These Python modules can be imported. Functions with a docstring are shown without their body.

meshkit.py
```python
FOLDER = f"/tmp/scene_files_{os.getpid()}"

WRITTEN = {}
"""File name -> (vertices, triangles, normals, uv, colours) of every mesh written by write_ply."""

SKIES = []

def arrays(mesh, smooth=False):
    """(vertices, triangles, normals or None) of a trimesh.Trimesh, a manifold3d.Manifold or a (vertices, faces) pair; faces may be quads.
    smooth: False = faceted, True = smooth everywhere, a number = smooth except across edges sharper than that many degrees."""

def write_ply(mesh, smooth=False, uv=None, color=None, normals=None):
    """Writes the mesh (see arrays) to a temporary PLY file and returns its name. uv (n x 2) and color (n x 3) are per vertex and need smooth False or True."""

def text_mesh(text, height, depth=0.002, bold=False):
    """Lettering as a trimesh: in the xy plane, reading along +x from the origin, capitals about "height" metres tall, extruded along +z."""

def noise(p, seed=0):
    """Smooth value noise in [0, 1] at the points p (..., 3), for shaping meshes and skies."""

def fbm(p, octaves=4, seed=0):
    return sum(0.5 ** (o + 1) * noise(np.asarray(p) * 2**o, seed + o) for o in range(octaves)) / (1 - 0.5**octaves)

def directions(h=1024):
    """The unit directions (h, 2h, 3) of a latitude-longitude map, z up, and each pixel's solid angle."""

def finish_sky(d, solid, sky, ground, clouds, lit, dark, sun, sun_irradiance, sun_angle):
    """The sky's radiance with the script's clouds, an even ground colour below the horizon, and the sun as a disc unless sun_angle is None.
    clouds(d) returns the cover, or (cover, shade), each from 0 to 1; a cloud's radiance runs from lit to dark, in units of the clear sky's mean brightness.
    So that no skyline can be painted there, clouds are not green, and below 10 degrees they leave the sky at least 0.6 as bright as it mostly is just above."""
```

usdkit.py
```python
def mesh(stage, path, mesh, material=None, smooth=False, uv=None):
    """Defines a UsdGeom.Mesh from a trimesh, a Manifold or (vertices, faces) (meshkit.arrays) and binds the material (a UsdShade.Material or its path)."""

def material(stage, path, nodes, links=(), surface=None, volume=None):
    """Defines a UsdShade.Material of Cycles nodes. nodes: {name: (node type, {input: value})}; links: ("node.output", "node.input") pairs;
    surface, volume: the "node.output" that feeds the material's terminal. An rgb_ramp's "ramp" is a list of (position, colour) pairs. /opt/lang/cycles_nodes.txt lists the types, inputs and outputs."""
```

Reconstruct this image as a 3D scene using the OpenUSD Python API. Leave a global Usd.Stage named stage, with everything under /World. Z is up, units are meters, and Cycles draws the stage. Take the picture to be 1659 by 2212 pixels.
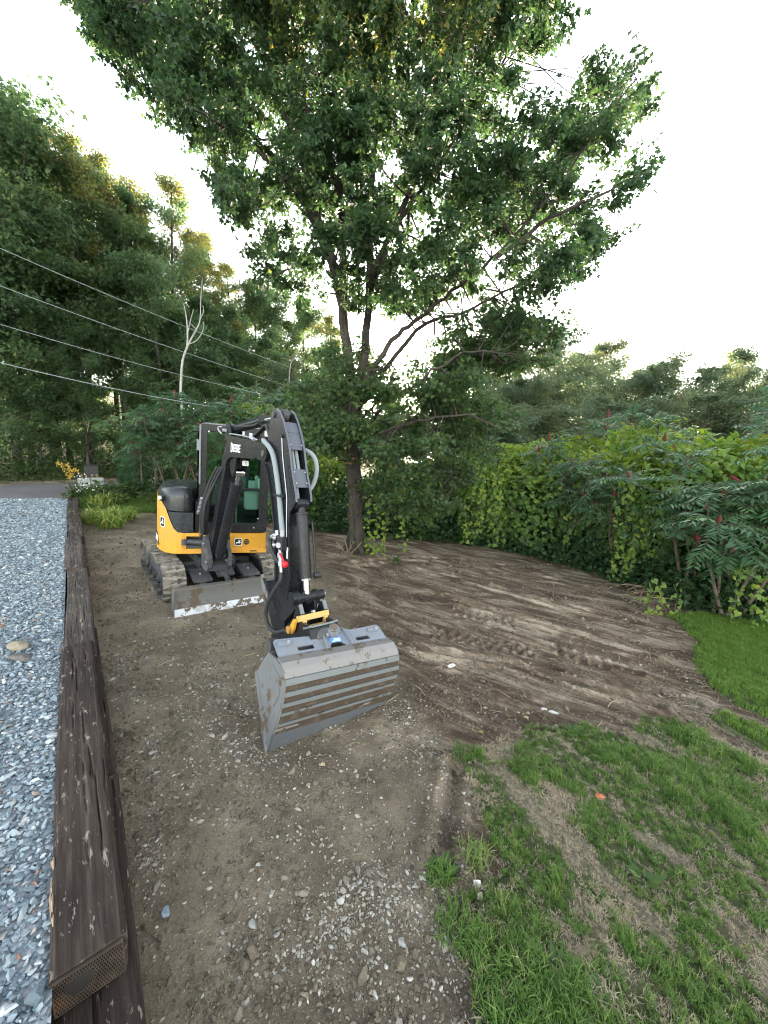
import math, numpy as np, trimesh, shapely, manifold3d, usdkit, meshkit
from shapely.geometry import Polygon, Point, LineString, box as sbox
from scipy.spatial import cKDTree
from pxr import Usd, UsdGeom, UsdLux, UsdShade, Gf, Sdf, Vt

stage = Usd.Stage.CreateInMemory()
UsdGeom.SetStageUpAxis(stage, "Z")
UsdGeom.Xform.Define(stage, "/World")
UsdGeom.Scope.Define(stage, "/World/Looks")

# ---------------------------------------------------------------- camera, sky, sun, exposure
EYE = 2.34
PITCH = math.radians(8.18)
cam = UsdGeom.Camera.Define(stage, "/World/camera")
cam.CreateHorizontalApertureAttr(36.0)
cam.CreateVerticalApertureAttr(48.0)
cam.CreateFocalLengthAttr(18.0)
cam.CreateFStopAttr(0.0)
cam.CreateExposureAttr(3.5)
cam.CreateClippingRangeAttr(Gf.Vec2f(0.05, 5000))
cx = UsdGeom.Xformable(cam)
cx.AddTranslateOp().Set(Gf.Vec3d(0, 0, EYE))
cx.AddRotateXOp().Set(90 - math.degrees(PITCH))

SUN_EL, SUN_AZ = math.radians(5.5), math.radians(6.0)      # azimuth from +y towards +x
sun_dir = np.array([math.sin(SUN_AZ) * math.cos(SUN_EL), math.cos(SUN_AZ) * math.cos(SUN_EL), math.sin(SUN_EL)])
sun = UsdLux.DistantLight.Define(stage, "/World/sun")
sun.CreateIntensityAttr(0.6)
sun.CreateAngleAttr(0.6)
sun.CreateColorAttr(Gf.Vec3f(1.0, 0.8, 0.5))
sun.GetPrim().CreateAttribute("inputs:normalize", Sdf.ValueTypeNames.Bool).Set(True)
sx = UsdGeom.Xformable(sun)
sx.AddRotateZOp().Set(-math.degrees(SUN_AZ))
sx.AddRotateXOp().Set(-(90 - math.degrees(SUN_EL)))        # -z of the light points away from the sun
dome = UsdLux.DomeLight.Define(stage, "/World/sky")
skym = usdkit.material(stage, "/World/Looks/sky_look", {
    "s": ("sky_texture", {"sky_type": "single_scattering", "sun_disc": False, "sun_elevation": SUN_EL, "sun_rotation": SUN_AZ, "air_density": 1.0, "aerosol_density": 1.2, "ozone_density": 1.0}),
    "w": ("rgb_to_bw", {}), "c": ("mix_color", {"blend_type": "multiply", "fac": 1.0, "b": (1.06, 1.07, 1.07), "use_clamp": False}),
    "n": ("noise_texture", {"scale": 1.6, "detail": 6, "roughness": .55, "distortion": .4}), "r": ("map_range", {"from_min": .3, "from_max": .7, "to_min": .42, "to_max": .85, "clamp": True}), "m": ("mix_color", {"use_clamp": False}),
    "b": ("background_shader", {"strength": 0.14})}, [("s.color", "w.color"), ("w.val", "c.a"), ("n.fac", "r.value"), ("r.result", "m.fac"), ("s.color", "m.a"), ("c.result", "m.b"), ("m.result", "b.color")], surface="b.background")
UsdShade.MaterialBindingAPI.Apply(dome.GetPrim()).Bind(skym)
dome.GetPrim().SetCustomDataByKey("label", "bright pale evening sky behind the trees")
dome.GetPrim().SetCustomDataByKey("category", "sky")
dome.GetPrim().SetCustomDataByKey("kind", "structure")

# ---------------------------------------------------------------- helpers
used = {}
def numbered(path):
    k = used.get(path, 0); used[path] = k + 1
    return path if k == 0 else f"{path}_{k:03d}"
def pth(parent): return str(parent.GetPath()) if parent else "/World"
def tag(p, label=None, cat=None, group=None, kind=None):
    p = p.GetPrim() if hasattr(p, "GetPrim") else p
    for k, v in (("label", label), ("category", cat), ("group", group), ("kind", kind)):
        if v: p.SetCustomDataByKey(k, v)
    return p
def add(name, mesh, mat, parent=None, smooth=False, tint=None, label=None):
    if isinstance(mesh, list): mesh = cat(mesh)
    path = numbered(pth(parent) + "/" + name)
    m = usdkit.mesh(stage, path, mesh, mat, smooth=smooth)
    m.CreateDoubleSidedAttr(True)
    if tint is not None:
        UsdGeom.PrimvarsAPI(m).CreatePrimvar("tint", Sdf.ValueTypeNames.FloatArray, "vertex").Set(Vt.FloatArray.FromNumpy(np.asarray(tint, np.float32)))
    if label: m.GetPrim().SetCustomDataByKey("label", label)
    return m.GetPrim()
def thing(name, label, cat_, loc=None, rz=0, sc=1, group=None, mtx=None):
    x = UsdGeom.Xform.Define(stage, numbered("/World/" + name))
    if mtx is not None: x.AddTransformOp().Set(mtx)
    elif loc is not None:
        x.AddTranslateOp().Set(Gf.Vec3d(*map(float, loc)))
        x.AddRotateZOp().Set(float(rz))
        s = sc if np.ndim(sc) else (sc, sc, sc)
        x.AddScaleOp().Set(Gf.Vec3f(*map(float, s)))
    return tag(x, label, cat_, group)
def copy_of(src, label, loc, rz=0, sc=1, group=None):
    n = src.GetName(); n = n[:-4] if n[-4:-3] == "_" and n[-3:].isdigit() else n
    was = src.GetCustomData()
    x = UsdGeom.Xform.Define(stage, numbered("/World/" + n))
    x.GetPrim().GetReferences().AddInternalReference(src.GetPath())
    x.GetPrim().SetInstanceable(True)
    x.ClearXformOpOrder()
    ops = {o.GetOpName(): o for o in x.GetOrderedXformOps()}
    s = sc if np.ndim(sc) else (sc, sc, sc)
    a = x.AddTranslateOp(); a.Set(Gf.Vec3d(*map(float, loc)))
    b = x.AddRotateZOp(); b.Set(float(rz))
    c = x.AddScaleOp(); c.Set(Gf.Vec3f(*map(float, s)))
    return tag(x, label, was["category"], group or was.get("group"))
def cat(ms):
    vs, fs, n = [], [], 0
    for m in ms:
        v, f, _ = meshkit.arrays(m)
        vs.append(v); fs.append(f + n); n += len(v)
    return trimesh.Trimesh(np.vstack(vs), np.vstack(fs), process=False)
def box(c, s, rot=None):
    m = trimesh.creation.box(s)
    if rot is not None: m.apply_transform(rot)
    m.apply_translation(c); return m
def span(x0, x1, y0, y1, z0, z1, ch=0.0):
    """A box from bounds with chamfered edges."""
    if ch <= 0: return box([(x0+x1)/2, (y0+y1)/2, (z0+z1)/2], [x1-x0, y1-y0, z1-z0])
    P = []
    for a in (0, 1):
        for b in (0, 1):
            for c in (0, 1):
                q = np.array([(x0, x1)[a], (y0, y1)[b], (z0, z1)[c]]); d = np.array([1-2*a, 1-2*b, 1-2*c]) * ch
                for k in range(3):
                    e = d.copy(); e[k] = 0; P.append(q + e)
    return trimesh.convex.convex_hull(np.array(P))
def cyl(p0, p1, r, n=20, r2=None):
    p0, p1 = np.asarray(p0, float), np.asarray(p1, float)
    return tube([p0, p1], [r, r if r2 is None else r2], n, True)
def tube(P, R, n=8, caps=True):
    P = np.asarray(P, float); R = np.broadcast_to(np.asarray(R, float), (len(P),))
    t = np.gradient(P, axis=0); t /= np.linalg.norm(t, axis=1, keepdims=True) + 1e-12
    a = np.cross(t[0], [0, 0, 1.] if abs(t[0][2]) < .9 else [1., 0, 0]); a /= np.linalg.norm(a)
    A = []
    for k in range(len(P)):
        a = a - t[k] * (a @ t[k]); a /= np.linalg.norm(a) + 1e-12; A.append(a)
    A = np.array(A); B = np.cross(t, A); ang = np.arange(n) * 2 * np.pi / n
    v = (P[:, None] + R[:, None, None] * (np.cos(ang)[None, :, None] * A[:, None] + np.sin(ang)[None, :, None] * B[:, None])).reshape(-1, 3)
    i, j = np.meshgrid(np.arange(len(P)-1), np.arange(n), indexing="ij")
    q = np.stack([i*n+j, i*n+(j+1) % n, (i+1)*n+(j+1) % n, (i+1)*n+j], -1).reshape(-1, 4)
    f = np.vstack([q[:, [0, 1, 2]], q[:, [0, 2, 3]]])
    if caps:
        k = len(v); v = np.vstack([v, P[:1], P[-1:]]); j = np.arange(n)
        f = np.vstack([f, np.stack([np.full(n, k), (j+1) % n, j], 1), np.stack([np.full(n, k+1), (len(P)-1)*n+j, (len(P)-1)*n+(j+1) % n], 1)])
    return trimesh.Trimesh(v, f, process=False)
def smooth_path(P, n=6):
    """Catmull-Rom through the points."""
    P = np.asarray(P, float); Q = np.vstack([2*P[0]-P[1], P, 2*P[-1]-P[-2]]); out = []
    for k in range(len(P)-1):
        a, b, c, d = Q[k:k+4]
        for u in np.linspace(0, 1, n, endpoint=False):
            out.append(.5*(2*b+(c-a)*u+(2*a-5*b+4*c-d)*u*u+(3*b-a-3*c+d)*u**3))
    return np.vstack([out, P[-1:]])
def plate(poly, lo, hi, axes="xz"):
    """A 2-D polygon extruded along the remaining axis from lo to hi."""
    p = poly if hasattr(poly, "exterior") else Polygon(poly)
    if not p.is_valid: p = p.buffer(0)
    m = trimesh.creation.extrude_polygon(p, hi - lo, engine="earcut")
    v = m.vertices.copy(); w = v.copy()
    if axes == "xz": w = np.stack([v[:, 0], v[:, 2] + lo, v[:, 1]], 1); m = trimesh.Trimesh(w, m.faces[:, ::-1], process=False)
    elif axes == "yz": w = np.stack([v[:, 2] + lo, v[:, 0], v[:, 1]], 1); m = trimesh.Trimesh(w, m.faces, process=False)
    else: w[:, 2] += lo; m = trimesh.Trimesh(w, m.faces, process=False)
    return m
def mani(m):
    m = trimesh.Trimesh(m.vertices, m.faces, process=True); m.merge_vertices()
    return manifold3d.Manifold(manifold3d.Mesh(np.asarray(m.vertices, np.float32), np.asarray(m.faces, np.uint32)))
def tri(M):
    q = M.to_mesh(); return trimesh.Trimesh(q.vert_properties[:, :3], q.tri_verts, process=False)
def rot_z(a): return trimesh.transformations.rotation_matrix(a, [0, 0, 1])
def sstep(a, b, x):
    t = np.clip((np.asarray(x, float) - a) / (b - a), 0, 1); return t*t*(3-2*t)
def ray(px, py):
    """Direction through a point of the photograph (at 1659 x 2212), depth 1 along the view axis."""
    u, v = (px * 768/1659 - 384) / 384, (py * 768/1659 - 512) / 384
    return np.array([u, math.cos(PITCH) + -v * math.sin(PITCH) * 1.0, -math.sin(PITCH) - v * math.cos(PITCH)])
def on(px, py, c=0.0):
    """Where that sight line meets the sloping ground (raised by c)."""
    d = ray(px, py); t = (c - EYE) / (d[2] + .083 * d[0]); return np.array([0, 0, EYE]) + t * d
def at(px, py, y):
    d = ray(px, py); return np.array([0, 0, EYE]) + d * (y / d[1])
def fbm(x, y, s, o=3, seed=0):
    return meshkit.fbm(np.stack([np.asarray(x)*s, np.asarray(y)*s, np.full(np.shape(x), .37)], -1), o, seed)

# ---------------------------------------------------------------- materials
def M(name, nodes, links, surface="p.BSDF"): return usdkit.material(stage, "/World/Looks/" + name, nodes, links, surface=surface)
def paint(name, col, rough=.4, metallic=0., dirt=(.12, .09, .065), amount=.35, scale=9, bevel=.004, spec=.5, coat=0., dirt_lo=.5, dirt_hi=.75, patch=None):
    """A painted or bare surface with dust and scuffs, edges softened."""
    n = {"g": ("geometry", {}), "n": ("noise_texture", {"scale": scale, "detail": 6, "roughness": .65}), "n2": ("noise_texture", {"scale": scale*7, "detail": 4, "roughness": .6}),
         "r": ("rgb_ramp", {"ramp": [(0, (0, 0, 0)), (dirt_lo, (0, 0, 0)), (dirt_hi, (amount,)*3), (1, (amount,)*3)]}),
         "m": ("mix_color", {"a": col, "b": dirt}), "rr": ("map_range", {"from_min": 0.3, "from_max": .7, "to_min": max(rough-.1, .03), "to_max": rough+.15}),
         "bv": ("bevel", {"samples": 4, "radius": bevel}), "b": ("bump", {"strength": .05, "distance": .002}),
         "p": ("principled_bsdf", {"metallic": metallic, "specular_ior_level": spec, "coat_weight": coat})}
    l = [("g.position", "n.vector"), ("g.position", "n2.vector"), ("n.fac", "r.fac"), ("r.color", "m.fac"), ("m.result", "p.base_color"), ("n2.fac", "rr.value"), ("rr.result", "p.roughness"), ("n2.fac", "b.height"), ("bv.bevel", "b.normal"), ("b.normal", "p.normal")]
    if patch:
        n["n3"] = ("noise_texture", {"scale": patch[1], "detail": 8, "roughness": .7})
        n["r3"] = ("rgb_ramp", {"ramp": [(0, (0, 0, 0)), (patch[2], (0, 0, 0)), (patch[2]+.02, (1, 1, 1)), (1, (1, 1, 1))]})
        n["m3"] = ("mix_color", {"b": patch[0]})
        l = [x for x in l if x[1] != "p.base_color"] + [("g.position", "n3.vector"), ("n3.fac", "r3.fac"), ("r3.color", "m3.fac"), ("m.result", "m3.a"), ("m3.result", "p.base_color")]
    return M(name, n, l)
# ---------------------------------------------------------------- the ground
W0, WD, WN = np.array([-1.0, 1.3]), np.array([-.625, .781]), np.array([.781, .625])   # timber wall: start, along, to its right
RA, RD, RN = np.array([-10.5, 10.4]), np.array([.32, .947]), np.array([-.947, .32])    # road: near edge, along, across
def sn(x, y):
    a, b = x - W0[0] + .0, y - W0[1]
    return a*WD[0] + b*WD[1], a*WN[0] + b*WN[1] + .095
def soft(x):
    x = np.asarray(x, float)
    lo, hi = -12.5, 7.0
    return np.where(x > hi, hi + np.tanh((x-hi)/3)*3, np.where(x < lo, lo + np.tanh((x-lo)/2)*2, x))
def base(x, y):
    return -.083 * soft(x)
def gz(x, y, detail=True):
    """Height of the bare ground."""
    x, y = np.asarray(x, float), np.asarray(y, float)
    s, n = sn(x, y)
    left = 1 - sstep(-.06, .0, n)
    c = .33 * sstep(10.8, 13.8, s) * (1 - left) * (1 - sstep(2, 10, x)) + .12 * left
    c = np.where(left > 0, np.maximum(c, np.where(s > 13.4, .30, .12*left)), c)
    q = (x - RA[0])*RN[0] + (y - RA[1])*RN[1]
    hill = .22 * np.clip(q - 4.6, 0, 60) * sstep(3, 8, q)
    on_road = sstep(-.9, -.3, q) * (1 - sstep(3.6, 4.2, q)) * sstep(8, 11, s)
    z = base(x, y) + c * (1 - on_road) + on_road * .27 + hill
    if detail:
        r = np.hypot(x, y)
        amp = sstep(.0, .25, n) * (1 - sstep(11, 16, s)) * (1 - sstep(13, 20, r))
        z = z + amp * ((fbm(x, y, .9, 3, 1) - .5) * .10 + (fbm(x, y, 4.5, 3, 2) - .5) * .035 * (1 + .6*clayness(x, y)) + (fbm(x, y, 19, 2, 3) - .5) * .016 * (1 - sstep(4, 9, r)))
        # scraped streaks: long low ridges in the direction the bucket dragged the soil
        a, b = x * .86 - y * .51, x * .51 + y * .86
        wob = (fbm(x, y, .35, 2, 5) - .5) * 1.6
        st = meshkit.fbm(np.stack([a * .55, (b + wob) * 4.2, np.full(x.shape, .6)], -1), 4, 9) - .5
        z = z + amp * clayness(x, y) * st * .03
        # tread prints left by the machine
        for (x0, y0), (x1, y1) in PRINTS:
            d = np.array([x1-x0, y1-y0]); L = np.hypot(*d); d = d / L
            t, w = (x-x0)*d[0] + (y-y0)*d[1], -(x-x0)*d[1] + (y-y0)*d[0]
            m = sstep(-.05, .1, t) * (1 - sstep(L-.1, L+.05, t)) * (1 - sstep(.11, .17, np.abs(w)))
            z = z + m * (.018 * np.sign(np.sin(t*2*np.pi/.13 + 1.2*np.sign(w))) * (np.abs(w) > .02) - .012)
        # ruts: a dark wheel-like groove
        for P, wd, dp in GROOVES:
            dl = shapely.distance(shapely.points(np.stack([x.ravel(), y.ravel()], 1)), LineString(P)).reshape(x.shape)
            dp = dp*1.5
            z = z - dp * np.exp(-(dl/wd)**2) + .6*dp*np.exp(-((dl-2.1*wd)/wd)**2)
        # small heap of crushed stone where the bucket was emptied
        h = on(890, 1540)
        z = z + .05 * np.exp(-(((x-h[0])/.35)**2 + ((y-h[1])/.28)**2))
    return z
def clayness(x, y):
    """0 in the stony strip beside the timbers, 1 in the scraped brown soil on the right."""
    e = CLAY_EDGE
    k = np.interp(y, e[:, 1], e[:, 0])
    return sstep(-.35, .45, x - k + (fbm(x, y, 1.3, 2, 21) - .5) * .9)
CLAY_EDGE = np.array([on(*p)[:2] for p in [(960, 1750), (930, 1640), (870, 1500), (820, 1420), (740, 1330), (690, 1230), (660, 1170), (300, 1110)]])
PRINTS = [(on(930, 1362)[:2], on(1170, 1412)[:2]), (on(1190, 1398)[:2], on(1330, 1440)[:2]), (on(350, 1170)[:2], on(300, 1300)[:2]), (on(980, 1318)[:2], on(1120, 1350)[:2])]
GROOVES = [([on(*p)[:2] for p in [(735, 1290), (800, 1318), (860, 1345), (925, 1375)]], .035, .035),
           ([on(*p)[:2] for p in [(905, 1232), (1040, 1262), (1180, 1300), (1330, 1335)]], .05, .04),
           ([on(*p)[:2] for p in [(960, 1290), (1100, 1330), (1250, 1372), (1400, 1420)]], .05, .045),
           ([on(*p)[:2] for p in [(900, 1400), (1060, 1425), (1240, 1475), (1420, 1520)]], .05, .04),
           ([on(*p)[:2] for p in [(1060, 1350), (1200, 1400), (1380, 1455)]], .04, .035),
           ([on(*p)[:2] for p in [(760, 1215), (900, 1205), (1060, 1215), (1200, 1255)]], .06, .04),
           ([on(*p)[:2] for p in [(985, 1660), (965, 1760), (960, 1880)]], .05, .04)]
def inside(poly, x, y):
    """Signed distance (positive inside) to a polygon."""
    pts = shapely.points(np.stack([np.ravel(x), np.ravel(y)], 1))
    d = shapely.distance(pts, poly.exterior)
    return np.where(shapely.contains(poly, pts), d, -d).reshape(np.shape(x))

def grid(xs, ys): return np.meshgrid(xs, ys, indexing="xy")
def grid_faces(ny, nx, keep=None):
    i, j = np.meshgrid(np.arange(ny-1), np.arange(nx-1), indexing="ij")
    a = i*nx + j
    f = np.stack([a, a+1, a+nx+1, a+nx], -1)
    if keep is not None: f = f[keep]
    f = f.reshape(-1, 4)
    return np.vstack([f[:, [0, 1, 2]], f[:, [0, 2, 3]]])
def compact(v, f, *extra):
    u, inv = np.unique(f, return_inverse=True)
    return (v[u], inv.reshape(f.shape)) + tuple(e[u] for e in extra)

def spaced(lo, hi, fine, at0, grow):
    out = [at0]
    while out[-1] < hi: out.append(out[-1] + fine + grow*max(0, abs(out[-1]-at0)-2.2))
    neg = [at0]
    while neg[-1] > lo: neg.append(neg[-1] - fine - grow*max(0, abs(neg[-1]-at0)-2.2))
    return np.array(neg[:0:-1] + out)
gx = spaced(-70, 70, .024, .0, .016)
gy = []
y_ = -4.0
while y_ < .5: gy.append(y_); y_ += .25
while y_ < 90: gy.append(y_); y_ += max(.02, .0105*y_) if y_ < 14 else .05*y_
gy = np.array(gy)
GX, GY = grid(gx, gy)
GZ = gz(GX, GY)
gv = np.stack([GX.ravel(), GY.ravel(), GZ.ravel()], 1)
gmat = M("soil", {
    "g": ("geometry", {}), "a": ("attribute", {"attribute": "tint"}),
    "n1": ("noise_texture", {"scale": 1.7, "detail": 8, "roughness": .68}), "n2": ("noise_texture", {"scale": 75, "detail": 6, "roughness": .8}), "n3": ("noise_texture", {"scale": 9, "detail": 6, "roughness": .7}),
    "mr": ("mapping", {"mapping_type": "point", "rotation": (0, 0, .535)}), "mp": ("mapping", {"mapping_type": "point", "scale": (.75, 2.0, 1)}), "mp2": ("mapping", {"mapping_type": "point", "scale": (2.2, 17, 1)}), "n5": ("noise_texture", {"scale": 1.0, "detail": 7, "roughness": .68, "distortion": .6}), "st": ("math", {"math_type": "multiply_add", "value2": .42, "value3": -.21}), "sa": ("math", {"math_type": "add"}), "n4": ("noise_texture", {"scale": 1.15, "detail": 9, "roughness": .7, "distortion": 1.1}),
    "v": ("voronoi_texture", {"scale": 95, "feature": "f1"}),
    "stony": ("rgb_ramp", {"ramp": [(.25, (.115, .089, .060)), (.43, (.19, .150, .104)), (.55, (.27, .216, .150)), (.68, (.38, .308, .215))]}),
    "clay": ("rgb_ramp", {"ramp": [(.30, (.045, .029, .019)), (.41, (.095, .063, .042)), (.49, (.150, .104, .070)), (.545, (.24, .178, .125)), (.61, (.37, .295, .22))]}),
    "mx": ("mix_color", {}), "sp": ("rgb_ramp", {"ramp": [(.25, (.30, .30, .30)), (.45, (.46, .46, .46)), (.56, (.56, .56, .56)), (.66, (.78, .78, .76)), (.8, (.95, .95, .93))]}),
    "ov": ("mix_color", {"blend_type": "overlay", "fac": .8}),
    "ad": ("math", {"math_type": "multiply_add", "value2": .45, "value3": 0.0}), "b1": ("bump", {"strength": .7, "distance": .02}), "b2": ("bump", {"strength": 1.0, "distance": .016}), "b3": ("bump", {"strength": .5, "distance": .010}),
    "p": ("principled_bsdf", {"roughness": .92, "specular_ior_level": .25})},
    [("g.position", "n1.vector"), ("g.position", "n2.vector"), ("g.position", "n3.vector"), ("g.position", "v.vector"), ("g.position", "mr.vector"), ("mr.vector", "mp.vector"), ("mr.vector", "mp2.vector"), ("mp.vector", "n4.vector"), ("mp2.vector", "n5.vector"), ("n5.fac", "st.value1"), ("n4.fac", "sa.value1"), ("st.value", "sa.value2"),
     ("n1.fac", "stony.fac"), ("sa.value", "clay.fac"), ("a.fac", "mx.fac"), ("stony.color", "mx.a"), ("clay.color", "mx.b"), ("n2.fac", "sp.fac"), ("mx.result", "ov.a"), ("sp.color", "ov.b"), ("ov.result", "p.base_color"),
     ("n3.fac", "b1.height"), ("n2.fac", "b2.height"), ("b1.normal", "b2.normal"), ("v.distance", "b3.height"), ("b2.normal", "b3.normal"), ("b3.normal", "p.normal")])
g_ = add("ground", trimesh.Trimesh(gv, grid_faces(*GX.shape), process=False), gmat, smooth=True, tint=clayness(GX, GY).ravel())
tag(g_, "bare brown soil scraped level with stones pressed into it", "ground", kind="structure")

# road beyond the driveway
asph = M("asphalt", {"g": ("geometry", {}), "n": ("noise_texture", {"scale": 140, "detail": 4}), "n2": ("noise_texture", {"scale": .8, "detail": 5}), "r": ("rgb_ramp", {"ramp": [(.3, (.115, .10, .105)), (.7, (.20, .18, .185))]}),
    "r2": ("rgb_ramp", {"ramp": [(.35, (.8, .8, .8)), (.65, (1.1, 1.1, 1.1))]}), "m": ("mix_color", {"blend_type": "multiply", "fac": 1.0, "use_clamp": False}), "b": ("bump", {"strength": .4, "distance": .004}), "p": ("principled_bsdf", {"roughness": .85})},
    [("g.position", "n.vector"), ("g.position", "n2.vector"), ("n.fac", "r.fac"), ("n2.fac", "r2.fac"), ("r.color", "m.a"), ("r2.color", "m.b"), ("m.result", "p.base_color"), ("n.fac", "b.height"), ("b.normal", "p.normal")])
rs = np.linspace(-30, 45, 151); rq = np.linspace(-.05, 3.35, 14)
RS, RQ = np.meshgrid(rs, rq, indexing="ij")
RX, RY = RA[0] + RS*RD[0] + RQ*RN[0], RA[1] + RS*RD[1] + RQ*RN[1]
rz = base(RX, RY) + .33 - .02*((RQ-1.65)/1.65)**2
rz[:, 0] -= .12; rz[:, -1] -= .12
add_road = add("road", trimesh.Trimesh(np.stack([RX.ravel(), RY.ravel(), rz.ravel()], 1), grid_faces(*RX.shape)[:, ::-1], process=False), asph, smooth=True)
tag(add_road, "narrow grey asphalt road passing in front of the woods", "road", kind="structure")

# gravel driveway sheet, left of the wall
gravm = M("gravel_bed", {"g": ("geometry", {}), "v": ("voronoi_texture", {"scale": 42, "feature": "f1"}), "r": ("rgb_ramp", {"ramp": [(0, (.10, .12, .13)), (.25, (.22, .27, .30)), (.5, (.33, .38, .42)), (.75, (.20, .20, .21)), (1, (.55, .57, .6))]}),
    "s": ("separate_color", {}), "b": ("bump", {"strength": 1.0, "distance": .02, "invert": True}), "p": ("principled_bsdf", {"roughness": .7})},
    [("g.position", "v.vector"), ("v.color", "s.color"), ("s.r", "r.fac"), ("r.color", "p.base_color"), ("v.distance", "b.height"), ("b.normal", "p.normal")])
dq = np.r_[np.linspace(-6.5, -1, 12)[:-1], np.linspace(-1, -.10, 16)]; ds = np.linspace(-4, 13.35, 120)
DS, DQ = np.meshgrid(ds, dq, indexing="ij")
DX, DY = W0[0] + DS*WD[0] + (DQ-.165)*WN[0], W0[1] + DS*WD[1] + (DQ-.165)*WN[1]
DQR = (DX - RA[0])*RN[0] + (DY - RA[1])*RN[1]
def grav_z(x, y): return base(x, y) + .315 + (fbm(x, y, 1.5, 2, 31) - .5)*.03
DZ = grav_z(DX, DY)
dv = np.stack([DX.ravel(), DY.ravel(), DZ.ravel()], 1)
keep = (DQR[:-1, :-1] < .03)
v_, f_ = compact(dv, grid_faces(*DX.shape, keep=keep))
tag(add("gravel_driveway", trimesh.Trimesh(v_, f_, process=False), gravm, smooth=True), "blue-grey crushed stone driveway retained by the timbers", "driveway", kind="structure")

# ---------------------------------------------------------------- lawn
def ppoly(pts): return Polygon([on(*p)[:2] for p in pts]).buffer(0)
LAWN1 = ppoly([(1050, 2420), (1015, 2150), (985, 2040), (1010, 1935), (1075, 1880), (1040, 1790), (1010, 1700), (1000, 1650), (1060, 1592), (1130, 1570), (1250, 1572), (1330, 1590), (1378, 1548), (1450, 1560), (1560, 1600), (1659, 1652), (1900, 1760), (2300, 2050), (2300, 2420)])
LAWN2 = ppoly([(1440, 1325), (1500, 1378), (1492, 1430), (1530, 1482), (1600, 1535), (1680, 1570), (1900, 1665), (2500, 1660), (2500, 1400), (2000, 1350), (1700, 1345), (1600, 1325)])
LAWN3 = ppoly([(1505, 1528), (1600, 1552), (1720, 1600), (2000, 1690), (2000, 1740), (1760, 1655), (1640, 1620), (1550, 1572)])
LAWN4 = Polygon([on(x, y, c)[:2] for x, y, c in [(245, 1100, .2), (390, 1103, .05), (420, 1090, .1), (400, 1062, .25), (330, 1064, .33), (200, 1066, .33), (180, 1085, .33)]]).buffer(.15)
lawnm = M("lawn_thatch", {"g": ("geometry", {}), "a": ("attribute", {"attribute": "tint"}), "n": ("noise_texture", {"scale": 55, "detail": 6, "roughness": .75}), "r": ("rgb_ramp", {"ramp": [(.3, (.035, .042, .018)), (.5, (.07, .085, .032)), (.7, (.12, .14, .055))]}),
    "r2": ("rgb_ramp", {"ramp": [(.3, (.08, .062, .043)), (.5, (.19, .155, .11)), (.7, (.36, .31, .225))]}), "m": ("mix_color", {}), "b": ("bump", {"strength": 1.0, "distance": .015}), "p": ("principled_bsdf", {"roughness": .9, "specular_ior_level": .2})},
    [("g.position", "n.vector"), ("n.fac", "r.fac"), ("n.fac", "r2.fac"), ("a.fac", "m.fac"), ("r.color", "m.a"), ("r2.color", "m.b"), ("m.result", "p.base_color"), ("n.fac", "b.height"), ("b.normal", "p.normal")])
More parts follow.
